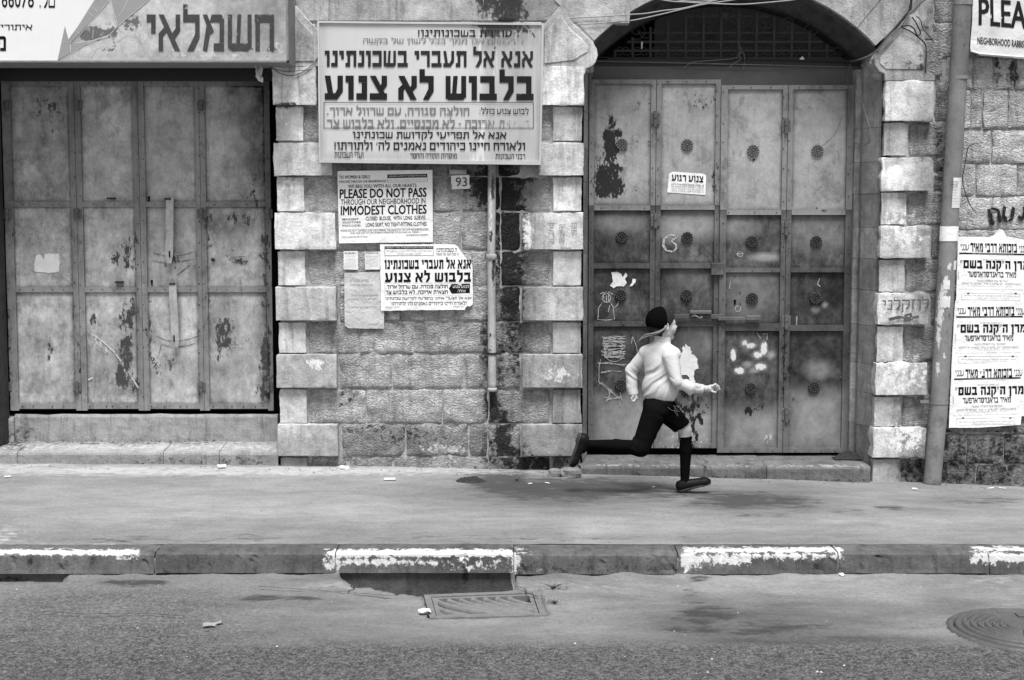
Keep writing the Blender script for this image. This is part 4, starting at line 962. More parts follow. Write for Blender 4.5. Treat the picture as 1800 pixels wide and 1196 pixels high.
    if c == '.': w = .22; return w, [R(0,0,s,.2)]
    if c == ',': w = .22; return w, [R(.03,-.12,s,.2)]
    if c == ':': w = .22; return w, [R(0,0,s,.2), R(0,.55,s,.75)]
    if c == '-': w = .34; return w, [R(0,.42,w,.42+t*.8)]
    if c in "'׳": w = .18; return w, [[(0,.62),(.08,.62),(.18,1),(.06,1)]]
    if c in '"״': w = .34; return w, [[(0,.62),(.06,.62),(.14,1),(.03,1)], [(.18,.62),(.24,.62),(.32,1),(.21,1)]]
    return .3, []
def hebmesh(s, bold):
    t, st = (.27, .25) if bold >= .04 else (.24, .215) if bold >= .03 else (.21, .18) if bold >= .02 else (.17, .145) if bold > 0 else (.15, .12)
    x = 0; V = []; Fc = []
    for c in s[::-1]:
        w, P = glyph(c, t, st)
        for k, p in enumerate(P):
            n = len(V); A = sum(p[i][0]*p[(i+1) % len(p)][1]-p[(i+1) % len(p)][0]*p[i][1] for i in range(len(p)))
            if A < 0: p = p[::-1]
            V += [(x+a, b, k*.00007) for a, b in p]; Fc.append(tuple(range(n, n+len(p))))
        x += w+(.12 if c != ' ' else .1)
    return V, Fc
def textmesh(s, bold=0.0, res=2):
    if any('\u0590' <= c <= '\u05ff' for c in s): return hebmesh(s, bold)
    heb = False
    cu = bpy.data.curves.new('lettering', 'FONT'); cu.body = s[::-1] if heb else s
    bo = bold*.62 if bold >= .012 else 0
    if bo: bold = 0.0
    cu.size = 1.0; cu.offset = bold; cu.resolution_u = res; cu.fill_mode = 'BOTH' if False else cu.fill_mode
    o = bpy.data.objects.new('tmp', cu); COL.objects.link(o)
    dg = bpy.context.evaluated_depsgraph_get(); me = bpy.data.meshes.new_from_object(o.evaluated_get(dg))
    V = [tuple(v.co) for v in me.vertices]; Fc = [tuple(p.vertices) for p in me.polygons]
    bpy.data.objects.remove(o); bpy.data.curves.remove(cu); bpy.data.meshes.remove(me)
    if bo:      # heavier strokes: the glyphs laid over themselves, a hair apart
        V0, F0 = V, Fc; V, Fc = [], []
        K = ((-1, -.55), (-1, .55), (0, 0), (1, -.55), (1, .55)) if bo < .03 else ((-1, -.55), (-1, .55), (-.35, -.55), (-.35, .55), (.35, -.55), (.35, .55), (1, -.55), (1, .55), (0, 0))
        for k, (dx, dy) in enumerate(K):
            n = len(V); V += [(v[0]+dx*bo, v[1]+dy*bo, k*.00006) for v in V0]; Fc += [tuple(n+i for i in f) for f in F0]
    return V, Fc
def text(s, x0, y0, x1, y1, Y, mat, parent, bold=.02, slope=0.0, name='lettering', surf=None, shear=0.0, rot=0.0, res=2, clip=None, eps=.0016, wob=0):
    V, Fc = textmesh(s, bold, res)
    if not V: return None
    xs = [v[0] for v in V]; zs = [v[1] for v in V]; a, b, c, d = min(xs), max(xs), min(zs), max(zs)
    out = []; xc = (x0+x1)/2; yc = (y0+y1)/2
    for v in V:
        u = (v[0]-a)/(b-a); w = (v[1]-c)/(d-c)
        px = x0+(x1-x0)*u+shear*(w-.5)*(y1-y0); py = y1+(y0-y1)*w + slope*((x0+(x1-x0)*u)-xc)
        if rot:
            dx, dy = px-xc, py-yc; px = xc+dx*math.cos(rot)-dy*math.sin(rot); py = yc+dx*math.sin(rot)+dy*math.cos(rot)
        p = W(px, py, Y); out.append((p.x, (surf(p.x, p.z) if surf else Y)-eps-v[2], p.z))
    return add(name, out, Fc, mat, parent)
def rect(x0, y0, x1, y1, Y, name, mat, parent, surf=None, slope=0.0, eps=.001, xc=None):
    xc = (x0+x1)/2 if xc is None else xc; n = max(1, int((x1-x0)/8)); V = []
    for i in range(n+1):
        x = x0+(x1-x0)*i/n
        for y in (y1, y0):
            p = W(x, y+slope*(x-xc), Y); V.append((p.x, (surf(p.x, p.z) if surf else Y)-eps, p.z))
    return add(name, V, [(2*i, 2*i+2, 2*i+3, 2*i+1) for i in range(n)], mat, parent)
def boxline(x0, y0, x1, y1, w, Y, name, mat, parent, surf=None, slope=0.0):
    M2 = MB()
    for (a, b, c, d) in ((x0, y0, x1, y0+w), (x0, y1-w, x1, y1), (x0, y0+w, x0+w, y1-w), (x1-w, y0+w, x1, y1-w)):
        n = max(1, int((c-a)/8)); n0 = len(M2.v)
        for i in range(n+1):
            x = a+(c-a)*i/n
            for y in (d, b):
                p = W(x, y+slope*(x-(x0+x1)/2), Y); M2.v.append((p.x, (surf(p.x, p.z) if surf else Y)-.0012, p.z))
        M2.f += [(n0+2*i, n0+2*i+2, n0+2*i+3, n0+2*i+1) for i in range(n)]
    return M2.build(name, mat, parent)
def paper(name, label, cat, outline, Y, mat, wave=.003, cell=.02, group=None, ragged=0.0, thick=.0006):
    """sheet cut to an outline given in photo pixels, slightly wavy, at depth Y"""
    P = [W(a, b, Y) for a, b in outline]; Q = []
    for i in range(len(P)):
        a, b = P[i], P[(i+1) % len(P)]; k = max(1, int((b-a).length/cell)); 
        for j in range(k):
            p = a.lerp(b, j/k)
            if ragged: p = p + Vector((nz(p.x, 0, p.z, 60, 3)*ragged, 0, nz(p.x, 5, p.z, 60, 8)*ragged))
            Q.append(p)
    sx = random.random()*40
    surf = lambda x, z: Y + fbm(x, sx, z, 6, sx, 2)*wave
    import mathutils.geometry as mg
    lo = (min(p.x for p in Q), min(p.z for p in Q)); hi = (max(p.x for p in Q), max(p.z for p in Q))
    pts = [Vector((p.x, p.z)) for p in Q]; nb = len(pts); poly = [(p.x, p.y) for p in pts]
    x = lo[0]+cell*.7
    while x < hi[0]:
        z = lo[1]+cell*.7
        while z < hi[1]:
            if in_poly(x, z, poly) and min((Vector((x, z))-q).length for q in pts[::1]) > cell*.45: pts.append(Vector((x, z)))
            z += cell
        x += cell
    r = mg.delaunay_2d_cdt(pts, [(i, (i+1) % nb) for i in range(nb)], [list(range(nb))], 1, 1e-6)
    V = [(v.x, surf(v.x, v.y), v.y) for v in r[0]]; Fc = []
    for f in r[2]:
        a, b, c = [r[0][i] for i in f[:3]]
        Fc.append(tuple(f) if (b-a).cross(c-a) > 0 else tuple(f[::-1]))
    o = add(name, V, Fc, mat, None, True); tag(o, label, cat, group)
    return o, surf

# main metal sign
YS = 9.86
def sign_mat():
    t = NT('weathered_sign_enamel'); a = t.noise(3, 4, .6, (1, 1, .35)); b = t.noise(26, 6, .75, (1.6, 1, .5), 0, 3); f = t.noise(140, 3, .7)
    c = t.math('MULTIPLY_ADD', a, .5, .78); c = t.math('MULTIPLY', c, t.math('MULTIPLY_ADD', f, .12, .94)); c = t.math('MULTIPLY', c, .50)
    sdm = t.math('MULTIPLY', t.attr('sd'), t.math('MULTIPLY_ADD', t.noise(12, 5, .7, (2.5, 1, .3), 0, 5), 1.5, .2), clamp=True); c = t.math('MULTIPLY', c, t.math('SUBTRACT', 1.0, sdm))
    c = t.mix(t.ragged('lt', 20, .7, .2, (3, 1, .2), 2), c, .62); c = t.mix(t.ragged('dk', 30, .8, .1, (1.6, 1, .9)), c, .06)
    t.bump(b, .15, .004); return t.finish(c, t.math('MULTIPLY_ADD', b, .3, .4), .4)
M_SIGN = sign_mat()
sg = thing('street_notice_board', 'large metal notice board with bold Hebrew lettering and a rusty stained top right corner', 'sign', W(756, 287, 9.95))
V, Fc, _, _ = grid(W(561, 284, YS).x, W(951, 284, YS).x, W(700, 286, YS).z, W(700, 39, YS).z, .022, lambda x, z: YS+fbm(x, 0, z, 2.5)*.004)
SGD = [('e',872,44,34,10,1),('e',865,58,16,10,.8),('e',905,50,30,12,.62),('e',870,90,5,24,.45),('e',905,95,20,18,.3)]
SGS = [('r',845,42,950,90,20,.5),('r',880,60,950,280,30,.3),('e',862,160,10,120,.2),('r',560,270,950,284,8,.25),('r',560,42,572,284,5,.25),('e',900,250,60,40,.25),('r',940,42,950,284,6,.4)]
SGL = [('e',845,120,8,70,.55),('e',848,250,7,40,.7),('e',815,90,6,40,.4),('e',870,130,6,50,.5),('e',835,275,10,12,.6)]
add('sign_face', V, Fc, M_SIGN, sg, True, masks(V, SGD, SGS, SGL))
m = MB(); o = [(558, 37), (956, 41), (951, 290), (561, 286)]; i_ = [(561, 40.5), (952, 44.5), (947.5, 284), (564, 281)]
for k in range(4):
    a, b = o[k], o[(k+1) % 4]; c, d = i_[(k+1) % 4], i_[k]; P = [W(q[0], q[1], YS-.012) for q in (a, b, c, d)]
    n = len(m.v); m.v += [tuple(p) for p in P]+[(p.x, 9.955, p.z) for p in P]; m.f += [(n, n+3, n+2, n+1), (n, n+1, n+5, n+4), (n+2, n+3, n+7, n+6)]
m.build('sign_frame', M_SIGN, sg, attrs=masks(m.v, SGD, SGS, SGL))
m = MB(); a = W(562, 285, YS+.01); b = W(950, 42, YS+.01); m.box((a.x, YS+.012, a.z), (b.x, 9.95, b.z)); m.build('sign_back', M_IRON2, sg)
x_of = lambda px: W(px, 150, YS).x
IK1 = ink_mat('sign_paint_dark', .018, .03, 45, (1, 1, .5), (x_of(850), x_of(935), .03)); IK1b = ink_mat('sign_paint_dark_flaked', .028, .03, 60, (1, 1, .35), (x_of(830), x_of(950), .07))
IK2 = ink_mat('sign_paint_dark_lower', .018, .0, 45, (1, 1, .5), (x_of(830), x_of(960), .09)); IK3 = ink_mat('sign_paint_faded', .18, .03, 45, (1, 1, .5), (x_of(800), x_of(925), .26)); IK4 = ink_mat('sign_paint_faded_top', .02, .0, 45, (1, 1, .5), (x_of(800), x_of(880), .20))
SGT = [('אל העוברת בשכונותינו!',735,50,942,65,IK4,.022),('ומבקשים אנו ממך בכל לשון של בקשה',638,66,925,79,IK3,.012),('אנא אל תעברי בשכונתינו',571,82,937,118,IK1b,.036),
       ('בלבוש לא צנוע',571,122,938,176,IK1,.045),('לבוש צנוע כולל:',843,189,929,201,IK2,.012),('חולצה סגורה, עם שרוול ארוך.',575,186,825,206,IK3,.024),
       ('חצאית ארוכה - לא מכנסיים. ולא בלבוש צר',575,207,930,225,IK3,.024),('אנא אל תפריעי לקדושת שכונתינו',620,229,890,247,IK2,.028),
       ("ולאורח חיינו כיהודים נאמנים לה' ולתורתו!",588,247,923,264,IK2,.028),('ועדי השכונות',588,268,639,278,IK2,.01),('מוסדות התורה והחסד',721,270,803,279,IK2,.01),('רבני השכונות',871,271,923,280,IK2,.01)]
for s, a, b, c, d, mt, bd in SGT: text(s, a, b, c, d, YS, mt, sg, bd, slope=.003, eps=.005)
boxline(569, 180, 938, 226, 1.0, YS-.004, 'border_line', IK2, sg)

# left shop sign
YL = 9.60
sh = thing('shop_signboard', 'wide rusty signboard over the left shop gate, white at left, large Hebrew word at right', 'sign', W(250, 108, 9.9))
def shop_mat():
    t = NT('rusty_signboard_paint'); a = t.noise(3.5, 5, .65); b = t.noise(22, 6, .75); 
    c = t.math('MULTIPLY_ADD', t.nn(4, 6, .7), .6, .7); c = t.math('MULTIPLY', c, t.math('MULTIPLY_ADD', t.nn(24, 6, .75), .5, .75)); c = t.math('MULTIPLY', c, .42)
    sdm = t.math('MULTIPLY', t.attr('sd'), t.math('MULTIPLY_ADD', t.noise(12, 5, .7, None, 0, 5), 1.5, .2), clamp=True); c = t.math('MULTIPLY', c, t.math('SUBTRACT', 1.0, sdm))
    c = t.mix(t.ragged('dk', 24, .9, .08), c, .12); c = t.mix(t.ragged('lt', 26, .9, .1), c, .5); t.bump(b, .3, .004); return t.finish(c, .7, .3)
M_SHOP = shop_mat(); M_SHOPW = paper_mat('white_signboard_paint', .70, .05, .05); M_SHOPG = simple('grey_signboard_paint', .27, .6, .3, .06, 8)
SHD = [('e',170,25,18,6,.6),('e',160,60,26,14,.75),('e',190,55,16,14,.7),('e',230,40,20,16,.6),('e',190,85,20,8,.5),('e',480,88,14,12,.55),('e',440,90,10,14,.4)]
SHL = [('e',180,40,40,20,.45),('e',240,60,30,25,.45),('e',320,95,160,8,.4),('e',490,85,16,20,.4),('e',300,20,60,30,.3)]
SHS = [('r',455,-60,505,108,20,.4),('e',470,50,40,50,.35),('e',150,60,30,20,.3),('r',240,88,505,108,8,.25),('r',380,-80,505,108,20,.3),('r',425,0,505,108,20,.25),('r',110,95,505,108,6,.2)]
a = W(-120, 107.5, YL); b = W(504, -110, YL); b.x = WX(504, YL, 60)
V, Fc, _, _ = grid(W(-420, 107, YL).x, b.x, a.z, b.z, .035, lambda x, z: YL+fbm(x, 0, z, 2.5)*.0012)
add('sign_face', V, Fc, M_SHOP, sh, True, masks(V, SHD, SHS, SHL))
m = MB(); a2 = W(-420, 110, YL-.004); m.box((a2.x, YL-.012, a2.z), (b.x+.012, YL+.006, a.z+.002)); m.box((b.x, YL-.012, a2.z), (b.x+.012, YL+.01, b.z)); m.box((a2.x, YL+.012, a2.z), (b.x+.008, 9.98, b.z)); m.build('sign_box', simple('signboard_edge', .2, .7, .3, .3, 20), sh)
def flatpoly(L, Y, name, mat, parent):
    P = ccw(px_poly(L, Y)); m = MB(); m.v = [(x, Y, z) for x, z in P]; m.f = [tuple(range(len(P)))]; return m.build(name, mat, parent)
flatpoly([(-420,-110),(320,-110),(170,0),(119,72),(114,47),(101,107),(-420,107)], YL-.0025, 'white_field', M_SHOPW, sh)
flatpoly([(166,0),(193,0),(124,77),(155,75),(101,107),(114,46),(121,72)], YL-.0035, 'grey_wedge', M_SHOPG, sh)
flatpoly([(194,0),(262,0),(290,-30),(200,-30)], YL-.0035, 'grey_wedge', M_SHOPG, sh); flatpoly([(195,0),(262,0),(207,45)], YL-.0035, 'grey_wedge', M_SHOPG, sh)
chalk([[(193,0),(128,76),(160,72),(192,62),(207,46),(262,0)], [(195,0),(207,45)], [(108,105),(150,78),(170,70),(192,64)], [(110,74),(120,74)], [(224,0),(216,20),(206,30)], [(162,12),(172,21)], [(155,21),(165,30)], [(134,55),(140,60)], [(124,78),(124,92)], [(160,100),(170,84),(184,79),(192,84)], [(163,68),(164,52)], [(240,62),(222,60),(207,48)],
       [(240,62),(250,76)], [(222,60),(205,72)]], YL-.0042, 'thin_line', ink_mat('signboard_line', .5), sh, .003)
text('חשמלאי', 258, 8, 482, 90, YL, ink_mat('signboard_word', .06, .07, 34, (1, 1, 1), (W(330, 60, YL).x, W(520, 60, YL).x, .05)), sh, .021, eps=.004)
text('766078', -8, -16, 60, 14, YL, M_INK, sh, .012, eps=.005); text('טל.', 70, -16, 97, 14, YL, M_INK, sh, .0, eps=.005)
text('איתורי תקלות', -60, 41, 57, 56, YL, M_INK, sh, .01, eps=.005)
text('מזגנים', -90, 64, 11, 90, YL, M_INK, sh, .02, eps=.005)

# posters
YP = 9.962
PE, sf = paper('english_poster', 'white English poster asking women and girls to dress modestly, under the big notice board', 'poster', [(593,301),(760,299),(761,426),(596,428)], YP, M_PAPER, .007)
ET = [('TO WOMEN & GIRLS',596,308.5,650,314.5,.02),('WHO PASS THROUGH OUR NEIGHBORHOOD',596,317,679,321.5,.01),('WE BEG YOU WITH ALL OUR HEARTS',612,324,732,330,.015),
      ('PLEASE DO NOT PASS',597,331.5,750,348,.042),('THROUGH OUR NEIGHBORHOOD IN',599,349.5,748,359.5,.012),('IMMODEST CLOTHES',599,361,750,377.5,.042),
      ('MODEST',602,384,631,387.2,.01),('CLOTHES',602,389.5,634,392.7,.01),('INCLUDE:',602,395,634,398.2,.01),
      ('CLOSED  BLOUSE,  WITH  LONG  SLEEVES.',643,380,749,388,.02),('LONG SKIRT, NO TIGHT-FITTING CLOTHES',643,391,750,399,.02),
      ('PLEASE DO NOT DISTRESS US BY DISTURBING THE SANCTITY OF OUR NEIGHBORHOOD',599,402.5,753,406.5,.0),('AND OUR WAY OF LIFE AS JEWS COMMITTED TO G-D AND HIS TORAH',616,407.6,736,411.4,.0),
      ('TORAH & WELFARE INSTITUTIONS',600,415.5,646,418,.0),('NEIGHBORHOOD RESIDENTS',714,412,752,414.8,.0)]
for s, a, b, c, d, bd in ET: text(s, a, b, c, d, YP, M_INK, PE, bd, slope=-.018, surf=sf)
rect(681, 306.5, 751, 312.5, YP, 'black_bar', M_INK, PE, sf, -.018, .0012); text('MANAGERS & HOSTS TO THE FORGOTTEN WELFARE', 684, 308.3, 749, 311, YP, M_WHITE, PE, 0, -.018, surf=sf, eps=.002)
boxline(681, 312.5, 751.5, 320.5, .5, YP, 'border_line', M_INKG, PE, sf, -.018); text('please respect our feelings and all who live here', 683, 315, 749, 318.5, YP, M_INKL, PE, 0, -.018, surf=sf)
PH, sf = paper('hebrew_poster', 'white Hebrew poster with a torn upper right corner, just below the English poster', 'poster',
   [(668,430),(798,429.5),(805,434),(812,444),(818,452),(828,463),(830.5,466),(831,520),(831,535),(826,539),(822,538),(818,541),(817,545),(740,545.5),(670,546.5)], YP-.006, M_PAPER, .008, ragged=.003)
YH = YP-.006
boxline(676, 433, 762, 450, .8, YH, 'border_line', M_INKG, PH, sf); rect(676, 433, 762, 438, YH, 'black_bar', M_INK, PH, sf); text('הקרב לנשים הזמנים למשמרת גודרי השכונה', 678, 434, 760, 437.2, YH, M_WHITE, PH, 0, 0, surf=sf, eps=.0022)
for s, a, b, c, d, mt, bd in [('עם הקהילש אנתה לדו נוגים אותם היה',679,440,759,443.5,M_INKG,0),('הנחת הסמינה לחיינו',698,445,741,448,M_INKG,0),('ה בשכונותינו!',767,436.5,803,443,M_INK,.01),('נו בכל לשון של בקשה',767,444.5,806,450,M_INK,.01),
      ('אנא אל תעברי בשכונתינו',676,452.5,828,473,M_INK,.042),('בלבוש לא צנוע',677,475,828,496,M_INK,.048),('חולצה סגורה, עם שרוול ארוך.',678,499.5,787,509,M_INK,.02),
      ('חצאית ארוכה. לא בלבוש צר',678,509,787,517,M_INK,.02),('אנא אל תצערי אותנו בהפרעה לקדושת שכונתינו',677,521,829,528,M_INK,.016),
      ("ולאורח חיינו כיהודים נאמנים לה' ולתורתו!",687,529.5,820,536.5,M_INK,.016),('תושבי השכונה',677,539,702,542,M_INKG,0),('רבני השכונות',796,538,816,541,M_INKG,0)]:
    text(s, a, b, c, d, YH, mt, PH, bd, slope=-.006, surf=sf)
P = [(789,507.5),(794,499.5),(826,499),(826,515.5),(794,516.5)]
m = MB(); q = [W(a, b, YH) for a, b in P]; m.v = [(p.x, sf(p.x, p.z)-.0012, p.z) for p in q]; m.f = [(0, 4, 3, 2, 1)]; m.build('arrow_label', M_INK, PH)
text('לבוש צנוע', 796, 501, 824, 506.5, YH, M_WHITE, PH, .01, surf=sf, eps=.0024); text('כולל:', 804, 509, 818, 514, YH, M_WHITE, PH, .01, surf=sf, eps=.0024)
boxline(676, 497.5, 828, 519, .4, YH, 'border_line', M_INKL, PH, sf)
o, sf = paper('faded_notice', 'tall faded greyish notice pasted left of the torn Hebrew poster', 'poster', [(605,480),(669,478),(675,500),(675,578),(640,578),(612,577),(606,572)], YP+.006, M_PAPERG, .012, .012, ragged=.002)
for s, a, b, c, d in [('חברים מכובדים',615,492,648,495.5),('נא לשמור על הנקיון',614,499.5,655,503),('הננו להודיע כי ביום',618,518,665,520.5),('יתקיים אי״ה שיעור',615,525,665,527.5),('בבית המדרש הגדול',618,538.5,662,541.5)]: text(s, a, b, c, d, YP+.006, M_INKG, o, .0, surf=sf)
for lab, P, t in (('small pale slip of paper left of two, pasted above the tall faded notice', [(604,442),(629,441.5),(630,474.5),(604,474)], 'PLEASE!!'), ('small pale slip of paper right of two, tucked beside the torn Hebrew poster', [(641,443),(668,442.5),(668,474),(642,474)], 'בקשה')):
    o, sf = paper('paper_slip', lab, 'notice', P, YP+.001, M_PAPERD, .006, group='small slips above the faded notice')
    x0, x1 = P[0][0]+2, P[1][0]-3; text(t, x0, 444, x1, 446.5, YP+.001, M_INK, o, .01, surf=sf)
    for k in range(7): text('לכל הציבור הקדוש הי״ו' if k % 2 else 'ברחובות השכונה כאן', x0+random.uniform(0, 2), 450+k*3, x1-random.uniform(0, 2), 451.6+k*3, YP+.001, M_INKL, o, 0, surf=sf, res=1)
# house number
hn = thing('house_number_plate', 'small chipped white plate with the number 93 beside the small drainpipe', 'house number', W(810, 333, 9.96))
o, sf = paper('plate', None, None, [(793,309),(825,308),(825,324),(827,327),(826,332),(794,333),(795,328),(793,322)], 9.958, M_PAPERD, .002); o.parent = hn; o.location = Vector(o.location)-Vector(hn.location); del_ = None
text('93', 801, 312, 821, 328, 9.958, ink_mat('enamel_numeral', .04, .06, 90), hn, .0, name='numeral', eps=.004)
m = MB(); a = W(790, 307, 9.95); b = W(820, 298.5, 9.95); m.bbox((a.x, 9.952, a.z), (b.x, 10.0, b.z), .006); m.build('mounting_block', M_QUOIN2, hn)

# stacked memorial posters at right
YR = 9.955
def meir(dx, dy, Y, label, outline, sl):
    o, sf = paper('memorial_poster', label, 'poster', outline, Y, M_PAPER, .008, group='memorial posters pasted one under another', ragged=.0015)
    T = [('בזכותא דרבי מאיר',1706,429,1788,444.5,M_INK,.03),('ענני',1688,431,1703,441,M_INK,.0),('ענני',1791,432,1806,443,M_INK,.0),('רבן מאורן של ישראל',1727,455.5,1765,459,M_INKG,0),
         ('מרן ה״קנה בשם״',1688,459.5,1808,478,M_INK,.04),('מאיר בראנדסדארפער',1701,479,1786,488.5,M_INK,.024),('הגלה פר ציון לתפילה ובקשה',1717,492.5,1772,497,M_INKG,0),('ביומא דהילולא - יום שלישי ב׳ אייר - במרומי הר הזיתים',1691,498,1795,502,M_INKG,0),
         ('יום שני בערב במעמד גדול ונורא',1710,503,1780,505,M_INKL,0),('ניתן להשיג כאן בכל עת',1684,509,1735,511,M_INKL,0),('הוצאה מיוחדת של התפילה',1740,508,1800,510,M_INKL,0),
         ('ונזכה כולנו יחד לגאולה השלימה בביאת משיח צדקנו',1694,520,1790,522.5,M_INKG,0),('במהרה בימינו אמן סלה',1716,524,1774,526,M_INKL,0)]
    for s, a, b, c, d, mt, bd in T: text(s, a+dx, b+dy+sl*(a-1745), c+dx, d+dy+sl*(a-1745), Y, mt, o, bd, slope=sl, surf=sf, res=1 if mt is not M_INK else 2)
    boxline(1690+dx, 516+dy, 1793+dx, 528+dy, .4, Y, 'border_line', M_INKG, o, sf, sl)
    for a, c in ((1686, 1707), (1707, 1783), (1783, 1803)): rect(a+dx, 445.3+dy+sl*(a+c-3490)/2, c+dx, 448+dy+sl*(a+c-3490)/2, Y, 'black_bar', M_INK, o, sf, sl)
    text('לעילוי נשמת הרה״צ המקובל רבי מאיר זצ״ל', 1709+dx, 446+dy, 1781+dx, 447.5+dy, Y, M_WHITE, o, 0, sl, surf=sf, res=1, eps=.0025)
    for a, c in ((1700, 1704), (1783, 1787)): rect(a+dx, 515+dy, c+dx, 517+dy, Y, 'black_bar', M_INK, o, sf, 0, .0022)
    text('אור הצדיקים', 1671+dx+6, 483+dy, 1701+dx+6-16, 486+dy, Y, M_INKG, o, 0, 0, surf=sf, rot=math.pi/2, res=1)
    return o
meir(0, 0, YR, 'uppermost of the three identical memorial posters beside the large drainpipe', [(1684,416),(1740,417),(1748,413),(1756,403),(1763,404),(1770,416),(1815,424),(1810,548),(1680,545)], .02)
meir(-5, 110.5, YR-.003, 'middle one of the three identical memorial posters beside the large drainpipe', [(1679,529),(1812,530),(1804,655),(1672,652)], -.006)
meir(-9, 219, YR-.006, 'lowest of the three identical memorial posters beside the large drainpipe', [(1673,642),(1806,634),(1794,747),(1720,752),(1668,752),(1670,700)], -.02)
o, sf = paper('wall_poster', 'white poster cut off by the right edge, next to the lowest memorial poster', 'poster', [(1799,560),(1880,556),(1876,728),(1796,732),(1797,640)], YR+.004, M_PAPER, .005)
for k, y in enumerate((574, 600, 640, 663, 690, 715)): text('עצרת תפילה גדולה' if k % 2 else 'הודעה לציבור', 1801, y, 1872, y+(14 if k % 3 == 2 else 7), YR+.004, M_INK, o, .03, surf=sf)
# banner
o, sf = paper('cloth_banner', 'creased cloth banner with capital letters tied beside the top of the large drainpipe', 'banner', [(1712,-60),(1850,-60),(1850,106),(1800,104),(1760,101),(1722,98),(1712,91),(1705,87),(1709,40)], 9.90, M_CLOTH, .014, .02)
text('PLEASE', 1720, 1, 1841, 50, 9.90, ink_mat('banner_print', .018), o, .035, slope=.085, surf=sf, eps=.003)
text('NEIGHBORHOOD RABBIS', 1718, 68.5, 1800, 81, 9.90, ink_mat('banner_print_small', .03), o, .03, slope=.085, surf=sf, eps=.003)
m = MB(); P = [W(x, y, 9.895) for x, y in ((1706,90),(1722,95),(1760,98),(1800,101),(1850,104))]; m.tube(P, .006, 6); m.build('hem', M_CLOTH, o)
# stickers and torn scraps
o, sf = paper('gate_sticker', 'white Hebrew sticker with a short slogan on the second leaf of the arched gate', 'sticker', [(1176,306),(1183,302),(1237,305.5),(1241.5,308),(1240,343),(1173,338.5)], Y2+.016, M_PAPER, .002, .02)
M_SERIF = M_INK
text('צנוע רגוע', 1181, 308.5, 1236, 319.5, Y2+.016, M_INK, o, .03, slope=.06, surf=sf, eps=.002)
for k, (a, b) in enumerate(((323, 328), (328.3, 331.6), (332.4, 335.2), (336, 338.8))): text('מי שצנוע משתלם לטווח ארוך ורגוע' if k == 0 else 'רבי שמעון בן יוחאי אומר כי הקדוש ברוך הוא אוהב', 1180, a, 1237, b, Y2+.016, M_INK if k == 0 else M_INKG, o, .0, slope=.045, surf=sf, res=1, eps=.002)
o, _ = paper('torn_paper', 'torn white paper remnant on the first leaf of the left shop gate', 'paper scrap', [(61,462),(63,450),(70,447),(77,456),(79,446),(104,446),(105,462),(103,479),(85,480),(60,477)], Y1+.0145, M_PAPERD, .002, .012, ragged=.006)
o, _ = paper('torn_paper', 'jagged white paper remnant above the chalk figure on the arched gate', 'paper scrap', [(1075,479),(1083,478),(1092,482),(1094,488),(1100,479),(1103,483),(1099,491),(1102,498),(1096,504),(1085,503),(1078,506),(1072,502),(1077,495)], Y2+.0165, M_PAPERD, .002, .01, ragged=.006)
o, _ = paper('torn_paper', 'large ragged white paper remnant on the gate right behind the boy', 'paper scrap', [(1193,620),(1200,619),(1200,608),(1204,612),(1206,605),(1213,610),(1216,622),(1226,629),(1227,642),(1229,648),(1220,652),(1219,664),(1222,672),(1214,670),(1208,659),(1196,660),(1195,640)], Y2+.0165, M_PAPERD, .002, .008, ragged=.014)
o, _ = paper('torn_paper', 'two tiny white paper crumbs right of the jagged remnant on the arched gate', 'paper scrap', [(1112,490),(1118,491),(1117,497),(1111,503),(1106,504),(1111,497)], Y2+.0165, M_PAPERD, .001, .01, ragged=.002)

# writing on stone
M_SPRAY = ink_mat('spray_paint', .02, .10, 45, (1, 1, 1)); M_CARVE = ink_mat('carved_letters', .16, .04, 80, (1, 1, 1)); M_BRUSH = ink_mat('brushed_paint', .09, .10, 30, (1, 1, 1))
for s, x, t in (('זכר צדיק לברכה', 969, 1), ('ירושלים עיר הקודש', 988, 1), ('בנה ביתך', 1009, 1)):
    for k, w in enumerate(s.split()): text(w, x-5, 392+k*13, x+5, 402+k*13, 9.925, M_CARVE, bld, 0, name='carved_lettering', eps=.006)
text('לוזקלני', 1550, 522, 1632, 549, 9.925, M_BRUSH, bld, .0, name='painted_word', eps=.012, slope=-.03)
chalk([[(1562,562),(1580,558),(1600,560),(1615,557)], [(1590,556),(1600,552),(1603,562),(1588,563)]], 9.912, 'painted_stroke', M_BRUSH, bld, .02)
chalk([[(1738,368),(1743,392),(1748,394)], [(1742,366),(1755,370),(1758,392)], [(1766,363),(1764,380),(1770,390),(1778,386),(1782,364)], [(1790,380),(1796,388),(1802,372),(1800,364)], [(1812,366),(1816,388)]], 9.975, 'sprayed_letters', M_SPRAY, bld, .022)

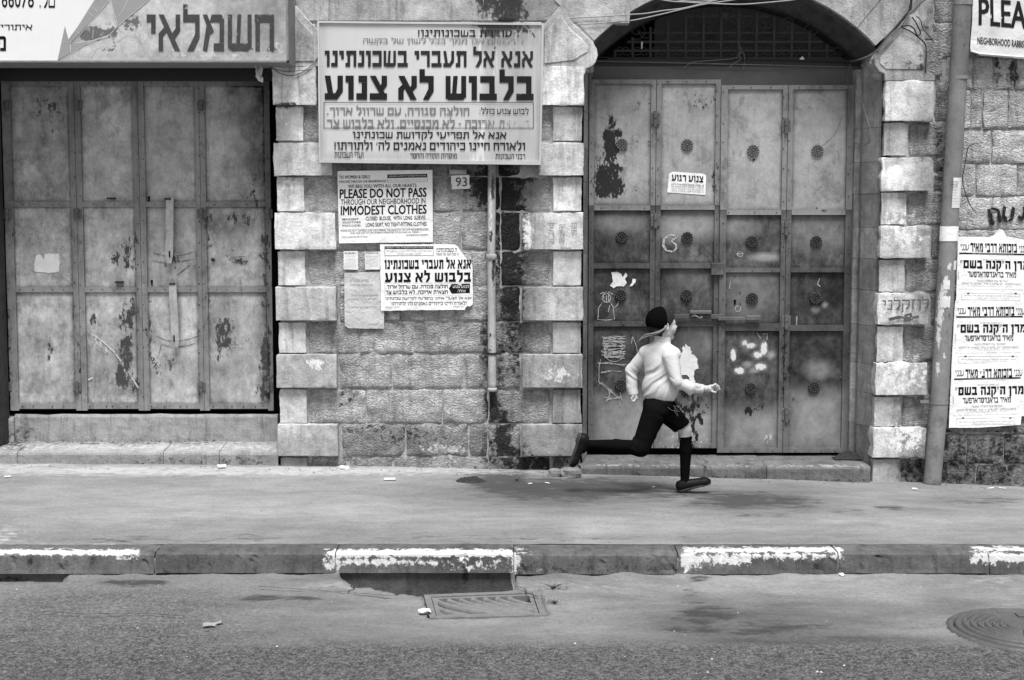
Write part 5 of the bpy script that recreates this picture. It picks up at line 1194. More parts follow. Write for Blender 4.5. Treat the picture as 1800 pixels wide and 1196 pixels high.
# ------------------------------------------------------------------ pipes
def pipe(name, label, path, r, mat, brk, ext=()):
    t = thing(name, label, 'drainpipe', path[-1]); m = MB(); P = []
    for a, b in zip(path[:-1], path[1:]):
        k = max(1, int((b-a).length/.05)); P += [a.lerp(b, i/k) for i in range(k)]
    P.append(path[-1]); m.tube(P, r, 20); o = m.build('pipe', mat, t, True, attrs=masks(m.v, *ext)); return t
PK1 = ([('e',866,330,3,30,.8),('e',862,420,4,20,.6),('e',868,480,4,30,.7),('e',862,610,4,30,.4)], [('r',850,285,880,330,10,.4)], [('e',862,380,4,60,.5)])
p1 = pipe('small_drainpipe', 'narrow grey drainpipe ending above the dark wet stain below the notice board', [W(865, 280, 9.945), W(863.5, 450, 9.945), W(865.5, 688, 9.945)], .027, M_PIPE1, None, PK1)
m = MB(); c = W(864, 452, 9.945); m.tube([c+Vector((0, 0, .02)), c+Vector((0, 0, .016)), c+Vector((0, 0, -.016)), c+Vector((0, 0, -.02))], [.028, .034, .034, .028], 20, False); m.build('coupling', M_PIPE1, p1, True)
m = MB(); c = W(865.5, 687, 9.945); m.tube([c+Vector((0, 0, .02)), c+Vector((0, 0, .016)), c+Vector((0, 0, -.005))], [.027, .032, .032], 20); m.build('pipe_end', M_PIPE1, p1, True)
m = MB(); c = W(865, 622, 9.945); m.tube([c+Vector((0, 0, .008)), c+Vector((0, 0, -.008))], [.0315, .0315], 20, False); m.box((c.x-.06, 9.95, c.z-.008), (c.x+.06, 9.958, c.z+.008)); m.build('pipe_clip', M_IRON, p1)
PK2 = ([('e',1690,100,14,40,.2),('e',1668,560,6,40,.2)], [('r',1680,-20,1720,140,20,.35),('e',1680,240,20,80,.15)], [('e',1655,530,7,30,.7),('e',1662,500,6,16,.8),('e',1650,590,6,26,.6),('e',1648,650,5,16,.7),('e',1670,470,5,12,.6),('e',1652,555,9,12,.7),('e',1660,620,5,20,.5)])
xw = lambda px, py: W(px, py, 9.915)
p2 = pipe('large_drainpipe', 'thick leaning drainpipe at the right with peeling paint and paper patches', [W(1694.5, -120, 9.915), W(1692.5, 0, 9.915), W(1677, 260, 9.915), W(1661, 520, 9.915), W(1650, 720, 9.915), W(1637.5, 860, 9.915)], .058, M_PIPE2, None, PK2)
for y, x in ((137, 1686), (707, 1650.5)):
    m = MB(); c = W(x, y, 9.915); m.tube([c+Vector((0, 0, .011)), c+Vector((0, 0, -.011))], .0615, 24, False); m.box((c.x-.12, 9.93, c.z-.01), (c.x+.06, 9.938, c.z+.01)); m.build('pipe_clip', M_PIPE2, p2)
m = MB(); c = W(1693, 4, 9.915); m.tube([c+Vector((0, 0, .02)), c+Vector((0, 0, -.02))], .0625, 24, False); m.build('pipe_socket', M_PIPE2, p2, True)
def wrap(name, label, x, y0, y1, a0, a1, mat, r=.0605, ragged=0):
    m = MB(); n = 12; k = 8
    for j in range(k+1):
        y = y0+(y1-y0)*j/k; xc = 1692.5-(y*.0605) if False else np.interp(y, [0, 260, 520, 720, 860], [1692.5, 1677, 1661, 1650, 1637.5]); c = W(xc, y, 9.915)
        for i in range(n+1):
            a = math.radians(a0+(a1-a0)*i/n); dz = nz(i*.6, j*.6, x, 1.0)*ragged if (j in (0, k) or i in (0, n)) else 0
            m.v.append((c.x+r*math.sin(a), 9.915-r*math.cos(a), c.z+dz))
    m.f = [(j*(n+1)+i, (j+1)*(n+1)+i, (j+1)*(n+1)+i+1, j*(n+1)+i+1) for j in range(k) for i in range(n)]
    o = m.build(name, mat, None, True); tag(o, label, 'sticker' if 'notice' in name else 'paper scrap'); return o
o = wrap('pipe_notice', 'narrow white notice pasted on the upper part of the large drainpipe', 1675, 313, 366, -8, 85, M_PAPERD)
for k in range(9):
    yy = 318+k*5; text('מילה' if k < 2 else 'הודעה חשובה לכולם', 1670.5, yy, 1684-(k % 3), yy+(6 if k < 2 else 2.4), 9.846 if k < 2 else 9.848, M_INK if k < 2 else M_INKG, o, .0, res=1, eps=.004) if k != 1 or True else None
wrap('pipe_wrap', 'bright white paper band wrapped round the large drainpipe', 1668, 398, 424, -88, 88, M_PAPER, .0612)
wrap('torn_paper', 'small white torn scrap on the pipe right below the white band', 1665, 458, 474, 30, 80, M_PAPERD, .0605, .006)
wrap('torn_paper', 'ragged pale scrap on the pipe left of the middle memorial poster', 1655, 492, 508, -30, 10, M_PAPERD, .0605, .01)
wrap('torn_paper', 'broad ragged pale scrap midway up the large drainpipe', 1655, 520, 540, -45, 20, M_PAPERD, .0605, .012)

# ------------------------------------------------------------------ arch grille
YGR = 10.40
gr = thing('arch_grille', 'dark rusty ornamental iron grille filling the arch above the rosette gate', 'grille', W(1270, 112, YGR))
def chordx(y):   # inner arch half-width at pixel row y
    return (max(0, 300**2-(318-y)**2))**.5
m = MB()
for y in (103, 89.5, 74):
    h = chordx(y)-3; a = W(1274-h, y, YGR); b = W(1274+h, y, YGR); m.box((a.x, YGR-.006, a.z-.008), (b.x, YGR+.006, a.z+.008))
for y in (58, 29): h = chordx(y)-3; a = W(1274-h, y, YGR+.01); b = W(1274+h, y, YGR+.01); m.box((a.x, YGR+.008, a.z-.006), (b.x, YGR+.016, a.z+.006))
m.build('cross_bar', M_GRILLE, gr)
for x in list(range(1050, 1530, 31)):
    d = abs(x-1274)
    if d > 285: continue
    yt = 318-(300**2-d*d)**.5; m = MB(); a = W(x, 107, YGR); b = W(x, max(yt, -30), YGR); m.box((a.x-.008, YGR-.010, a.z), (a.x+.008, YGR-.004, b.z)); m.build('upright_bar', M_GRILLE, gr)
def spiral(cx, cy, r, t0, turns, sgn): return [W(cx+sgn*r*(1-.75*i/18)*math.cos(t0+turns*6.283*i/18), cy+r*(1-.75*i/18)*math.sin(t0+turns*6.283*i/18), YGR+.012) for i in range(19)]
for k, x in enumerate(range(1095, 1480, 31)):
    for sgn in (-1, 1):
        m = MB(); m.tube(spiral(x+sgn*6, 89, 9, .5, 1.3, sgn), .0035, 5); m.build('scroll', M_GRILLE, gr)
for sgn in (-1, 1):
    for k in range(4):
        cx = 1274+sgn*(28+k*42); cy = 34+k*k*2.2; m = MB(); m.tube(spiral(cx, cy, 17, .3*k, 1.4, sgn), .0045, 5); m.build('scroll', M_GRILLE, gr)
        m = MB(); m.tube([W(1274+sgn*(8+k*40+t*26), 62-t*26*(1-.2*k)+10*math.sin(3*t), YGR+.012) for t in np.linspace(0, 1, 8)], .004, 5); m.build('scroll', M_GRILLE, gr)
m = MB()
for i in range(8): a = i*math.pi/4; m.tube([W(1274, 27, YGR+.012), W(1274+22*math.cos(a), 27+18*math.sin(a), YGR+.012)], .006, 5)
m.tube([W(1274, 27, YGR), W(1274, 27, YGR-.02)], [.04, .02], 12); m.build('grille_boss', M_GRILLE, gr)
m = MB(); a = W(1030, 118, 10.36); b = W(1512, 106, 10.36); m.box((a.x, 10.325, a.z), (b.x, 10.42, b.z)); m.build('grille_ledge', M_IRON, gr)
m = MB(); a = W(1150, 108, 10.75); b = W(1480, -20, 10.75); m.box((a.x, 10.75, a.z), (b.x, 10.77, b.z)); m.build('inner_board', simple('inner_board_paint', .045, .9, .1, .3, 5), gr)
for lab, P in (('bright glass splinters behind the grille at the right end of the arch', [(1405,104),(1410,99),(1414,104),(1411,107)]), ):
    o, _ = paper('litter_scrap', lab, 'litter', P, 10.36, M_PAPER, .001, .01, ragged=.004)
o, _ = paper('litter_scrap', 'tiny white label hanging behind the left part of the arch grille', 'litter', [(1127,74),(1130,74),(1129,86),(1127,86)], 10.36, M_PAPERD, .001, .01)

# ------------------------------------------------------------------ cables
def cable(label, pts, r, mat=M_CABLE, Y=9.90, name='electric_cable'):
    P = [W(p[0], p[1], p[2] if len(p) > 2 else Y) for p in pts]; Q = []
    for i in range(len(P)-1):       # Catmull-Rom through the points
        a, b, c, d = P[max(i-1, 0)], P[i], P[i+1], P[min(i+2, len(P)-1)]
        for k in range(6):
            t = k/6; Q.append(.5*((2*b)+(c-a)*t+(2*a-5*b+4*c-d)*t*t+(3*b-a-3*c+d)*t**3))
    Q.append(P[-1]); m = MB(); m.tube(Q, r, 6); o = m.build(name, mat, None, True); tag(o, label, 'cable'); return o
cable('upper of two thin pale cables crossing the left shoulder of the arch', [(955,33,9.97),(1020,31,9.97),(1080,28,9.96),(1107,26),(1135,24),(1166,19),(1200,15),(1238,6),(1275,-3),(1330,-14)], .0042)
cable('lower of two thin pale cables crossing the left shoulder of the arch', [(955,44,9.97),(1020,43,9.97),(1087,38,9.96),(1113,36),(1160,26),(1200,16.5),(1240,7.5),(1290,0),(1340,-10)], .004)
cable('pale cable sagging across the top of the arch', [(1100,-14),(1169,1),(1205,4),(1241,6),(1300,8),(1345,5),(1395,0),(1440,-8)], .0042)
cable('second pale cable sagging at the very top edge of the arch', [(1120,-20),(1180,-2),(1220,3),(1262,0),(1300,-6),(1400,-20)], .004)
cable('thick dark cable running down along the right shoulder of the arch', [(1603,-60,9.90),(1601,10,9.90),(1590,30,9.90),(1572,52,9.905),(1553,74,9.905),(1540,90,9.93),(1522,101,10.0),(1500,107,10.25),(1488,109,10.3)], .010, M_CABLED)
cable('thinner grey cable twisted beside the thick cable at the right shoulder of the arch', [(1601,20,9.89),(1585,44,9.89),(1566,62,9.89),(1549,82,9.89),(1535,95,9.92),(1515,104,10.0),(1495,108,10.25)], .006, M_CABLEG)
cable('upper cable stretched along the foot of the arch grille', [(1045,101,10.31),(1120,102,10.31),(1250,104,10.31),(1380,106,10.31),(1492,110,10.31)], .004, M_CABLED)
cable('lower pale cable stretched along the ledge under the arch grille', [(1045,108,10.30),(1150,110,10.30),(1270,113,10.30),(1400,116,10.30),(1490,118,10.30)], .0045, M_CABLEG)
cable('tangled loose wire ends hanging at the middle of the arch grille', [(1298,74,10.33),(1302,90,10.32),(1296,98,10.31),(1306,92,10.30),(1309,108,10.29),(1306,123,10.29)], .003, M_CABLEG)
cable('loose wire end sticking out left of the tangle under the arch grille', [(1202,120,10.28),(1212,112,10.28),(1222,109,10.28),(1260,106,10.29),(1285,104,10.30),(1300,100,10.30)], .003, M_CABLEG)
cable('loose wire end curling down under the tangle of the arch grille', [(1282,120,10.28),(1290,112,10.28),(1302,104,10.28),(1300,96,10.30),(1304,84,10.31)], .003, M_CABLEG)
cable('thin wire hanging down beside the right edge of the arched gate', [(1494,112,10.28),(1490,135,10.27),(1492,160,10.27),(1496,180,10.27),(1493,205,10.27)], .003, M_CABLEG)
cable('long thin wire looping over the right jamb of the arched gateway', [(1494,112,10.27),(1503,145,10.20),(1515,180,10.10),(1524,210,10.02),(1530,230,9.98),(1529,248,9.98),(1518,256,10.08),(1505,252,10.2),(1498,240,10.25)], .0028, M_CABLEG)
cable('stiff wire from the right gate rosette up to the frame', [(1446,257,10.28),(1462,242,10.27),(1474,222,10.27),(1481,202,10.27)], .0022, M_CABLEG)
cable('small tangle of wire on the point of the right springer stone', [(1603,30,9.90),(1611,42,9.90),(1618,58,9.90),(1612,62,9.90),(1606,50,9.90),(1596,45,9.90),(1585,48,9.90),(1600,55,9.90),(1612,64,9.905),(1625,76,9.91),(1628,90,9.91),(1627,128,9.915)], .0045, M_CABLED)
cable('short curled wire end beside the right springer stone', [(1610,28,9.9),(1618,36,9.9),(1622,50,9.9),(1630,60,9.9),(1642,75,9.95)], .003, M_CABLED)
cable('thin wire drooping below the corner of the rusty signboard', [(462,112,9.85),(478,120,9.87),(492,129,9.90),(508,133,9.915),(525,130,9.915),(545,118,9.915),(560,100,9.93)], .003, M_CABLEG)
cable('thin wire below the signboard corner, the upper one of two', [(465,113,9.86),(485,122,9.89),(505,126,9.915),(530,124,9.915),(552,122,9.93)], .0025, M_CABLEG)
cable('thin crooked wire on the rough wall right of the large drainpipe', [(1712,253,9.97),(1702,260,9.96),(1697,285,9.96),(1692,315,9.96),(1697,340,9.96),(1706,362,9.96),(1716,375,9.96)], .003, M_CABLED)
rag = thing('hanging_rag', 'small knotted white rag hanging under the right end of the rusty signboard', 'rag', W(456, 144, 9.84))
m = MB(); P = [(452,108),(450,116),(453,125),(452,133),(457,140),(461,144),(460,138),(457,130),(459,120),(456,112)]; 
Q = [W(a, b, 9.84+.01*math.sin(i*1.7)) for i, (a, b) in enumerate(P)]; m.tube(Q, [.008,.014,.016,.013,.015,.007,.01,.014,.013,.008], 8); m.build('cloth', M_PAPERD, rag, True)
# ------------------------------------------------------------------ street details
def on(px, py, z0=-.13):
    """point on the street surface seen at a pixel (pavement or road)"""
    if py < 972:
        z = 0
        for _ in range(6): p = G(px, py, z); z = zp(p.x, p.y)
        return Vector((p.x, p.y, z))
    z = z0
    for _ in range(4): p = G(px, py, z); z = zr(p.x, p.y)
    return Vector((p.x, p.y, z))
# storm grate
Q4 = [G(745, 1047, -.122), G(946, 1039, -.122), G(961, 1083, -.122), G(756, 1088, -.122)]
def gq(u, v, z=-.122):
    p = Q4[0].lerp(Q4[1], u).lerp(Q4[3].lerp(Q4[2], u), v); return Vector((p.x, p.y, z))
sgr = thing('storm_grate', 'worn cast iron storm drain grate with curved slots beside the kerb', 'drain grate', gq(.5, .5, -.17))
def slab(m, uvs, z1, z0):
    P = [gq(u, v, z1) for u, v in uvs]; n = len(m.v); k = len(P)
    m.v += [tuple(p) for p in P]+[(p.x, p.y, z0) for p in P]
    m.f.append(tuple(n+i for i in range(k))[::-1]); m.f += [(n+i, n+(i+1) % k, n+k+(i+1) % k, n+k+i) for i in range(k)]
m = MB()
for a in ([(0,0),(1,0),(1,.10),(0,.10)], [(0,.93),(1,.93),(1,1),(0,1)], [(0,.1),(.055,.1),(.055,.93),(0,.93)], [(.945,.1),(1,.1),(1,.93),(.945,.93)]): slab(m, a, -.118, -.16)
m.build('outer_frame', M_GRATE, sgr)
m = MB()
for a in ([(.062,.13),(.938,.13),(.938,.19),(.062,.19)], [(.062,.86),(.938,.86),(.938,.92),(.062,.92)], [(.062,.19),(.10,.19),(.10,.86),(.062,.86)], [(.905,.19),(.938,.19),(.938,.86),(.905,.86)]): slab(m, a, -.121, -.15)
m.build('inner_frame', M_GRATE, sgr)
for k in range(9):
    u0, v0 = (.10+.105*(k-2), .16) if k >= 2 else (.08, .42+.26*(1-k))
    V = []; N = 14; T = []
    for i in range(N+1):
        t = i/N; u = u0+.70*t**1.25; v = v0+.78*t**.72; T.append((u, v))
    T = [q for q in T if q[0] < .93 and q[1] < .9]
    if len(T) < 3: continue
    m = MB(); w = .020
    for i, (u, v) in enumerate(T):
        a = T[max(i-1, 0)]; b = T[min(i+1, len(T)-1)]; d = Vector((b[0]-a[0], (b[1]-a[1])*.45)).normalized(); nn = Vector((-d.y, d.x/.45*.6)); 
        l = gq(u+nn.x*w, v+nn.y*w*1.9, -.127); r = gq(u-nn.x*w, v-nn.y*w*1.9, -.127); c = gq(u, v, -.119); e = gq(u, v, -.16)
        m.v += [tuple(l), tuple(c), tuple(r), (r.x, r.y, -.17), (l.x, l.y, -.17)]
    for i in range(len(T)-1):
        for j in range(5): m.f.append((i*5+j, i*5+(j+1) % 5, i*5+5+(j+1) % 5, i*5+5+j))
    m.f.append((0, 1, 2, 3, 4)); m.build('curved_rib', M_GRATE, sgr, True)
m = MB(); slab(m, [(.06,.1),(.94,.1),(.94,.93),(.06,.93)], -.185, -.22); m.build('silted_bottom', simple('drain_silt', .015, .95, .1, .5, 40, .5, 60, .01), sgr)

# manhole cover
MC = G(1806, 1108, -.13)
mh = thing('manhole_cover', 'round cast iron manhole cover with concentric ribs, cut by the right edge', 'manhole cover', (MC.x, MC.y, -.14))
def lathe(name, prof, mat, parent, c, n=72, a0=0, a1=360, tilt=0.0):
    m = MB(); full = (a1-a0) >= 360; K = n if full else n+1
    for i in range(K):
        a = math.radians(a0+(a1-a0)*i/n)
        for r, z in prof: m.v.append((c.x+r*math.cos(a), c.y+r*math.sin(a), c.z+z))
    k = len(prof)
    for i in range(n):
        j = (i+1) % K
        for q in range(k-1): m.f.append((i*k+q, j*k+q, j*k+q+1, i*k+q+1))
    return m.build(name, mat, parent, True)
c = Vector((MC.x, MC.y, 0)); b0 = zr(MC.x, MC.y)
lathe('frame_ring', [(.352, b0-.03), (.350, b0+.001), (.322, b0+.006), (.318, b0-.02)], M_COVER, mh, c)
lathe('cover_plate', [(.313, b0-.02), (.312, b0+.010), (.300, b0+.014), (.296, b0+.008), (.15, b0+.008), (.0001, b0+.009)], M_COVER, mh, c)
for k in range(7):
    r = .272-.032*k
    for s in range(2):
        a0 = s*180+100+7*k; a1 = a0+152-9*k
        lathe('raised_rib', [(r+.010, b0+.007), (r+.006, b0+.021), (r-.006, b0+.021), (r-.010, b0+.007)], M_COVER, mh, c, 14, a0, a1)
for a in (75, 262):
    m = MB(); w = math.radians(a); x, y = MC.x+.2*math.cos(w), MC.y+.2*math.sin(w); m.box((x-.035, y-.03, b0+.007), (x+.035, y+.03, b0+.014)); m.build('raised_pad', M_COVER, mh)

# cracks in the asphalt
M_CRACK = simple('crack_dirt', .03, .95, .05, .3, 40)
for pts in ([(455,1036),(520,1041),(560,1044),(610,1046),(650,1050),(700,1053)], [(612,1046),(622,1040),(614,1034)], [(905,1036),(920,1040),(930,1050),(950,1056)], [(1480,1000),(1486,1006),(1500,1010)], [(60,1080),(150,1085),(260,1084),(340,1090)]):
    P = [on(a, b) for a, b in pts]; Q = []
    for a, b in zip(P[:-1], P[1:]): Q += [a.lerp(b, i/6) for i in range(6)]
    m = MB()
    for i, q in enumerate(Q):
        d = (Q[min(i+1, len(Q)-1)]-Q[max(i-1, 0)]).normalized(); nn = Vector((-d.y, d.x, 0)); w = .003+.003*nz(q.x, q.y, 0, 40); j = nn*.012*nz(q.x, q.y, 3, 25); m.v += [tuple(q+j+nn*w+Vector((0, 0, .0155))), tuple(q+j-nn*w+Vector((0, 0, .0155)))]
    m.f = [(2*i, 2*i+1, 2*i+3, 2*i+2) for i in range(len(Q)-1)]; m.build('crack', M_CRACK, rd)
# litter
M_LIT = paper_mat('litter_white', .75, .5, .1)
def scrap(name, label, cat, px, py, w, d, h, mat, rz=0.0, group=None, lift=.002):
    p = on(px, py); m = MB(); n = 5; s = random.random()*30
    for j in range(n):
        for i in range(n):
            x = (i/(n-1)-.5)*w; y = (j/(n-1)-.5)*d; k = 1+.25*nz(i, j, s, .9); z = lift+h*(.5+.5*nz(i*.7, j*.7, s, 1.0))+ (h*.5 if j == n-1 else 0)
            m.v.append((p.x+(x*math.cos(rz)-y*math.sin(rz))*k, p.y+(x*math.sin(rz)+y*math.cos(rz))*k, p.z+.004+z))
    for j in range(n-1):
        for i in range(n-1): m.f.append((j*n+i, j*n+i+1, (j+1)*n+i+1, (j+1)*n+i))
    k = len(m.v)
    for v in list(m.v): m.v.append((v[0], v[1], v[2]-.0012))
    for f in list(m.f): m.f.append(tuple(k+i for i in f[::-1]))
    o = m.build(name, mat, None); tag(o, label, cat, group); return o
def boxlit(name, label, cat, px, py, w, d, h, rx, rz, mat):
    p = on(px, py); m = MB(); m.bbox((-w/2, -d/2, 0), (w/2, d/2, h), .003); o = bpy.data.objects.new(name, bpy.data.meshes.new(name)); o.data.from_pydata(m.v, [], m.f); o.data.materials.append(mat)
    o.location = (p.x, p.y, p.z+.004); o.rotation_euler = (rx, 0, rz); link(o); tag(o, label, cat); return o
boxlit('cigarette_packet', 'crumpled white packet lying at the foot of the left quoined pier', 'litter', 605, 826, .078, .03, .018, .15, -.75, M_LIT)
boxlit('cardboard_scrap', 'flat dark edged cardboard scrap on the pavement below the middle wall', 'litter', 685, 844, .075, .045, .006, .06, .1, paper_mat('card', .55, .2))
scrap('paper_litter', 'white crumpled paper at the foot of the long left doorstep', 'litter', 390, 824, .05, .03, .02, M_LIT, .3)
scrap('paper_litter', 'bright white crumpled scrap at the near left corner of the storm grate', 'litter', 747, 1081, .055, .035, .022, M_LIT, .2)
scrap('paper_litter', 'white scrap on the road under the white painted kerb at right', 'litter', 1481, 1015, .028, .02, .014, M_LIT, .5)
scrap('paper_litter', 'small white scrap in the gutter below the dark kerb at left', 'litter', 459, 1017, .03, .012, .006, M_LIT, .0)
scrap('paper_litter', 'tiny white square scrap on the pavement left of the running foot', 'litter', 1149, 858, .018, .016, .003, M_LIT, .1)
scrap('paper_litter', 'white scrap at the foot of the right quoined pier', 'litter', 1608, 862, .03, .02, .008, M_LIT, .1)
scrap('paper_litter', 'small flat white scrap at the far left of the pavement', 'litter', 13, 840, .035, .02, .004, M_LIT, .2)
scrap('paper_litter', 'white straw like sliver right of the large drainpipe foot', 'litter', 1742, 860, .05, .006, .004, M_LIT, .4)
scrap('paper_litter', 'second white sliver farthest right at the foot of the wall', 'litter', 1762, 860, .05, .006, .004, M_LIT, -.5)
scrap('paper_litter', 'thin white sliver on the damp pavement under the drain stain', 'litter', 962, 851, .045, .006, .003, M_LIT, -.9)
scrap('paper_litter', 'short pale sliver on the damp pavement under the middle pier', 'litter', 932, 852, .03, .006, .003, M_LIT, .5)
M_LEAF = simple('dry_leaf', .26, .8, .2, .3, 40)
scrap('fallen_leaf', 'curled dry leaf on the smooth road patch at left', 'leaf', 368, 1104, .055, .03, .016, M_LEAF, .1)
scrap('fallen_leaf', 'small dry leaf just beyond the larger leaf at left', 'leaf', 386, 1099, .03, .018, .01, M_LEAF, .8)
# dirt heap, rubble, weeds, grit
def mound(name, label, cat, px, py, w, d, h, mat, kind=None, seedk=0):
    p = on(px, py); V = []; n = 22
    for j in range(n+1):
        for i in range(n+1):
            x = (i/n-.5)*2; y = (j/n-.5)*2; r = min(1, math.hypot(x, y)); k = (1-r*r)**1.2 if r < 1 else 0
            V.append((p.x+x*w, p.y+y*d, p.z-.008+h*k*(1+.5*nz(x*2, y*2, seedk, 1))+fbm(x, y, 0, 9, seedk)*.02*k))
    Fc = [(j*(n+1)+i, j*(n+1)+i+1, (j+1)*(n+1)+i+1, (j+1)*(n+1)+i) for j in range(n) for i in range(n)]
    o = add(name, V, Fc, mat, None, False); tag(o, label, cat, None, kind); return o
M_DIRT = simple('damp_dirt', .035, .95, .1, .5, 60, .8, 90, .01)
mound('dirt_heap', 'small dark heap of dirt at the wall under the drain stain', 'dirt heap', 828, 846, .12, .09, .034, M_DIRT)
mound('dirt_heap', 'low dark pile of dirt in the right corner of the arched gateway', 'dirt heap', 1490, 815, .10, .06, .05, M_DIRT, None, 4)
bpy.data.objects['dirt_heap.001'].location = W(1490, 803, 10.16) - Vector((0, 0, .01))
def rubble(label, px, py, r, sq, mat, Y=None):
    p = on(px, py); m = MB(); 
    for j in range(7):
        for i in range(10):
            a = 2*math.pi*i/10; b = math.pi*j/6; d = Vector((math.sin(b)*math.cos(a), math.sin(b)*math.sin(a), math.cos(b)))
            d = Vector([math.copysign(abs(t)**.6, t) for t in d]); k = r*(1+.22*mnoise.noise(d*1.6+Vector((px, 0, 0)))); m.v.append((p.x+d.x*k*sq[0], p.y+d.y*k*sq[1], p.z+.9*r*sq[2]*.8+d.z*k*sq[2]))
    for j in range(6):
        for i in range(10): m.f.append((j*10+i, (j+1)*10+i, (j+1)*10+(i+1) % 10, j*10+(i+1) % 10))
    o = m.build('rubble_stone', mat, None); tag(o, label, 'stone', 'broken stones left of the gate doorstep'); return o
M_RUB = stone_mat('rubble', .18, .03, False, .1)
rubble('long broken stone touching the left end of the gate doorstep', 1003, 838, .055, (1.35, 1.0, .62), M_RUB)
rubble('darker broken stone farther left, under the middle quoined pier', 975, 838, .035, (1.2, .8, .9), M_RUB)
rubble('smallest broken stone in front of the other two', 992, 845, .018, (1.4, .8, .7), M_RUB)
def weed(label, px, py, n, h, sp, mat):
    p = on(px, py); M2 = MB()
    for k in range(n):
        a = random.uniform(0, 6.28); L = random.uniform(.5, 1)*h; P = [p+Vector((math.cos(a)*sp*t*t, math.sin(a)*sp*t*t*.6, L*t*(1-.35*t)+.002)) for t in (0, .35, .7, 1)]
        n0 = len(M2.v)
        for i, q in enumerate(P):
            w = .0028*(1-i*.27); M2.v += [(q.x-w, q.y, q.z), (q.x+w, q.y, q.z)]
        M2.f += [(n0+2*i, n0+2*i+1, n0+2*i+3, n0+2*i+2) for i in range(3)]
        for t in (1, 2, 3):     # little leaves
            q = P[t]; b = random.uniform(0, 6.28); d = Vector((math.cos(b), math.sin(b)*.6, .3))*.011; e = Vector((-d.y, d.x, 0))*.4; n0 = len(M2.v)
            M2.v += [tuple(q), tuple(q+d*.5+e), tuple(q+d), tuple(q+d*.5-e)]; M2.f.append((n0, n0+1, n0+2, n0+3))
    o = M2.build('weed', mat, None); tag(o, label, 'weed', 'weeds by the storm grate'); return o
M_WEED = simple('dry_weed', .09, .8, .2, .3, 30)
weed('low grey weed in the crack at the far right corner of the storm grate', 972, 1037, 26, .05, .07, M_WEED)
weed('sparse dry weed on the road right of the storm grate', 975, 1062, 22, .035, .06, M_WEED)
weed('thin dry weed at the pavement edge under the middle pier', 908, 846, 14, .04, .05, M_WEED)
M2 = MB(); random.seed(21)
for k in range(170):
    px = random.uniform(-20, 1820); py = 1000+200*random.random()**.7
    if k % 3: continue
    if 735 < px < 970 and py < 1095 or (600 < px < 910 and py < 1048): continue
    p = on(px, py); r = random.choice((.0022, .003, .0035, .006)); n0 = len(M2.v)
    for d in ((-1,-1,0),(1,-.7,0),(.8,1,0),(-1,.8,0),(0,0,1)): M2.v.append((p.x+d[0]*r*random.uniform(.6, 1.3), p.y+d[1]*r, p.z+.003+d[2]*r))
    M2.f += [(n0, n0+1, n0+4), (n0+1, n0+2, n0+4), (n0+2, n0+3, n0+4), (n0+3, n0, n0+4)]
o = M2.build('grit', simple('pale_grit', .38, .8, .2, .4, 3), None); tag(o, kind='stuff')
M2 = MB()
for k in range(260):
    px = random.choice((random.gauss(930, 60), random.gauss(1400, 300), random.uniform(0, 1800))); py = 0
    Y = random.uniform(9.72, 9.9); x = W(px, 850, Y).x; z = zp(x, Y); r = random.uniform(.002, .007); n0 = len(M2.v)
    for d in ((-1,-1,0),(1,-.7,0),(.8,1,0),(-1,.8,0),(0,0,1)): M2.v.append((x+d[0]*r*random.uniform(.6, 1.3), Y+d[1]*r, z+.004+d[2]*r))
    M2.f += [(n0, n0+1, n0+4), (n0+1, n0+2, n0+4), (n0+2, n0+3, n0+4), (n0+3, n0, n0+4)]
o = M2.build('wall_foot_grit', simple('dark_grit', .16, .9, .2, .5, 3), None); tag(o, kind='stuff')

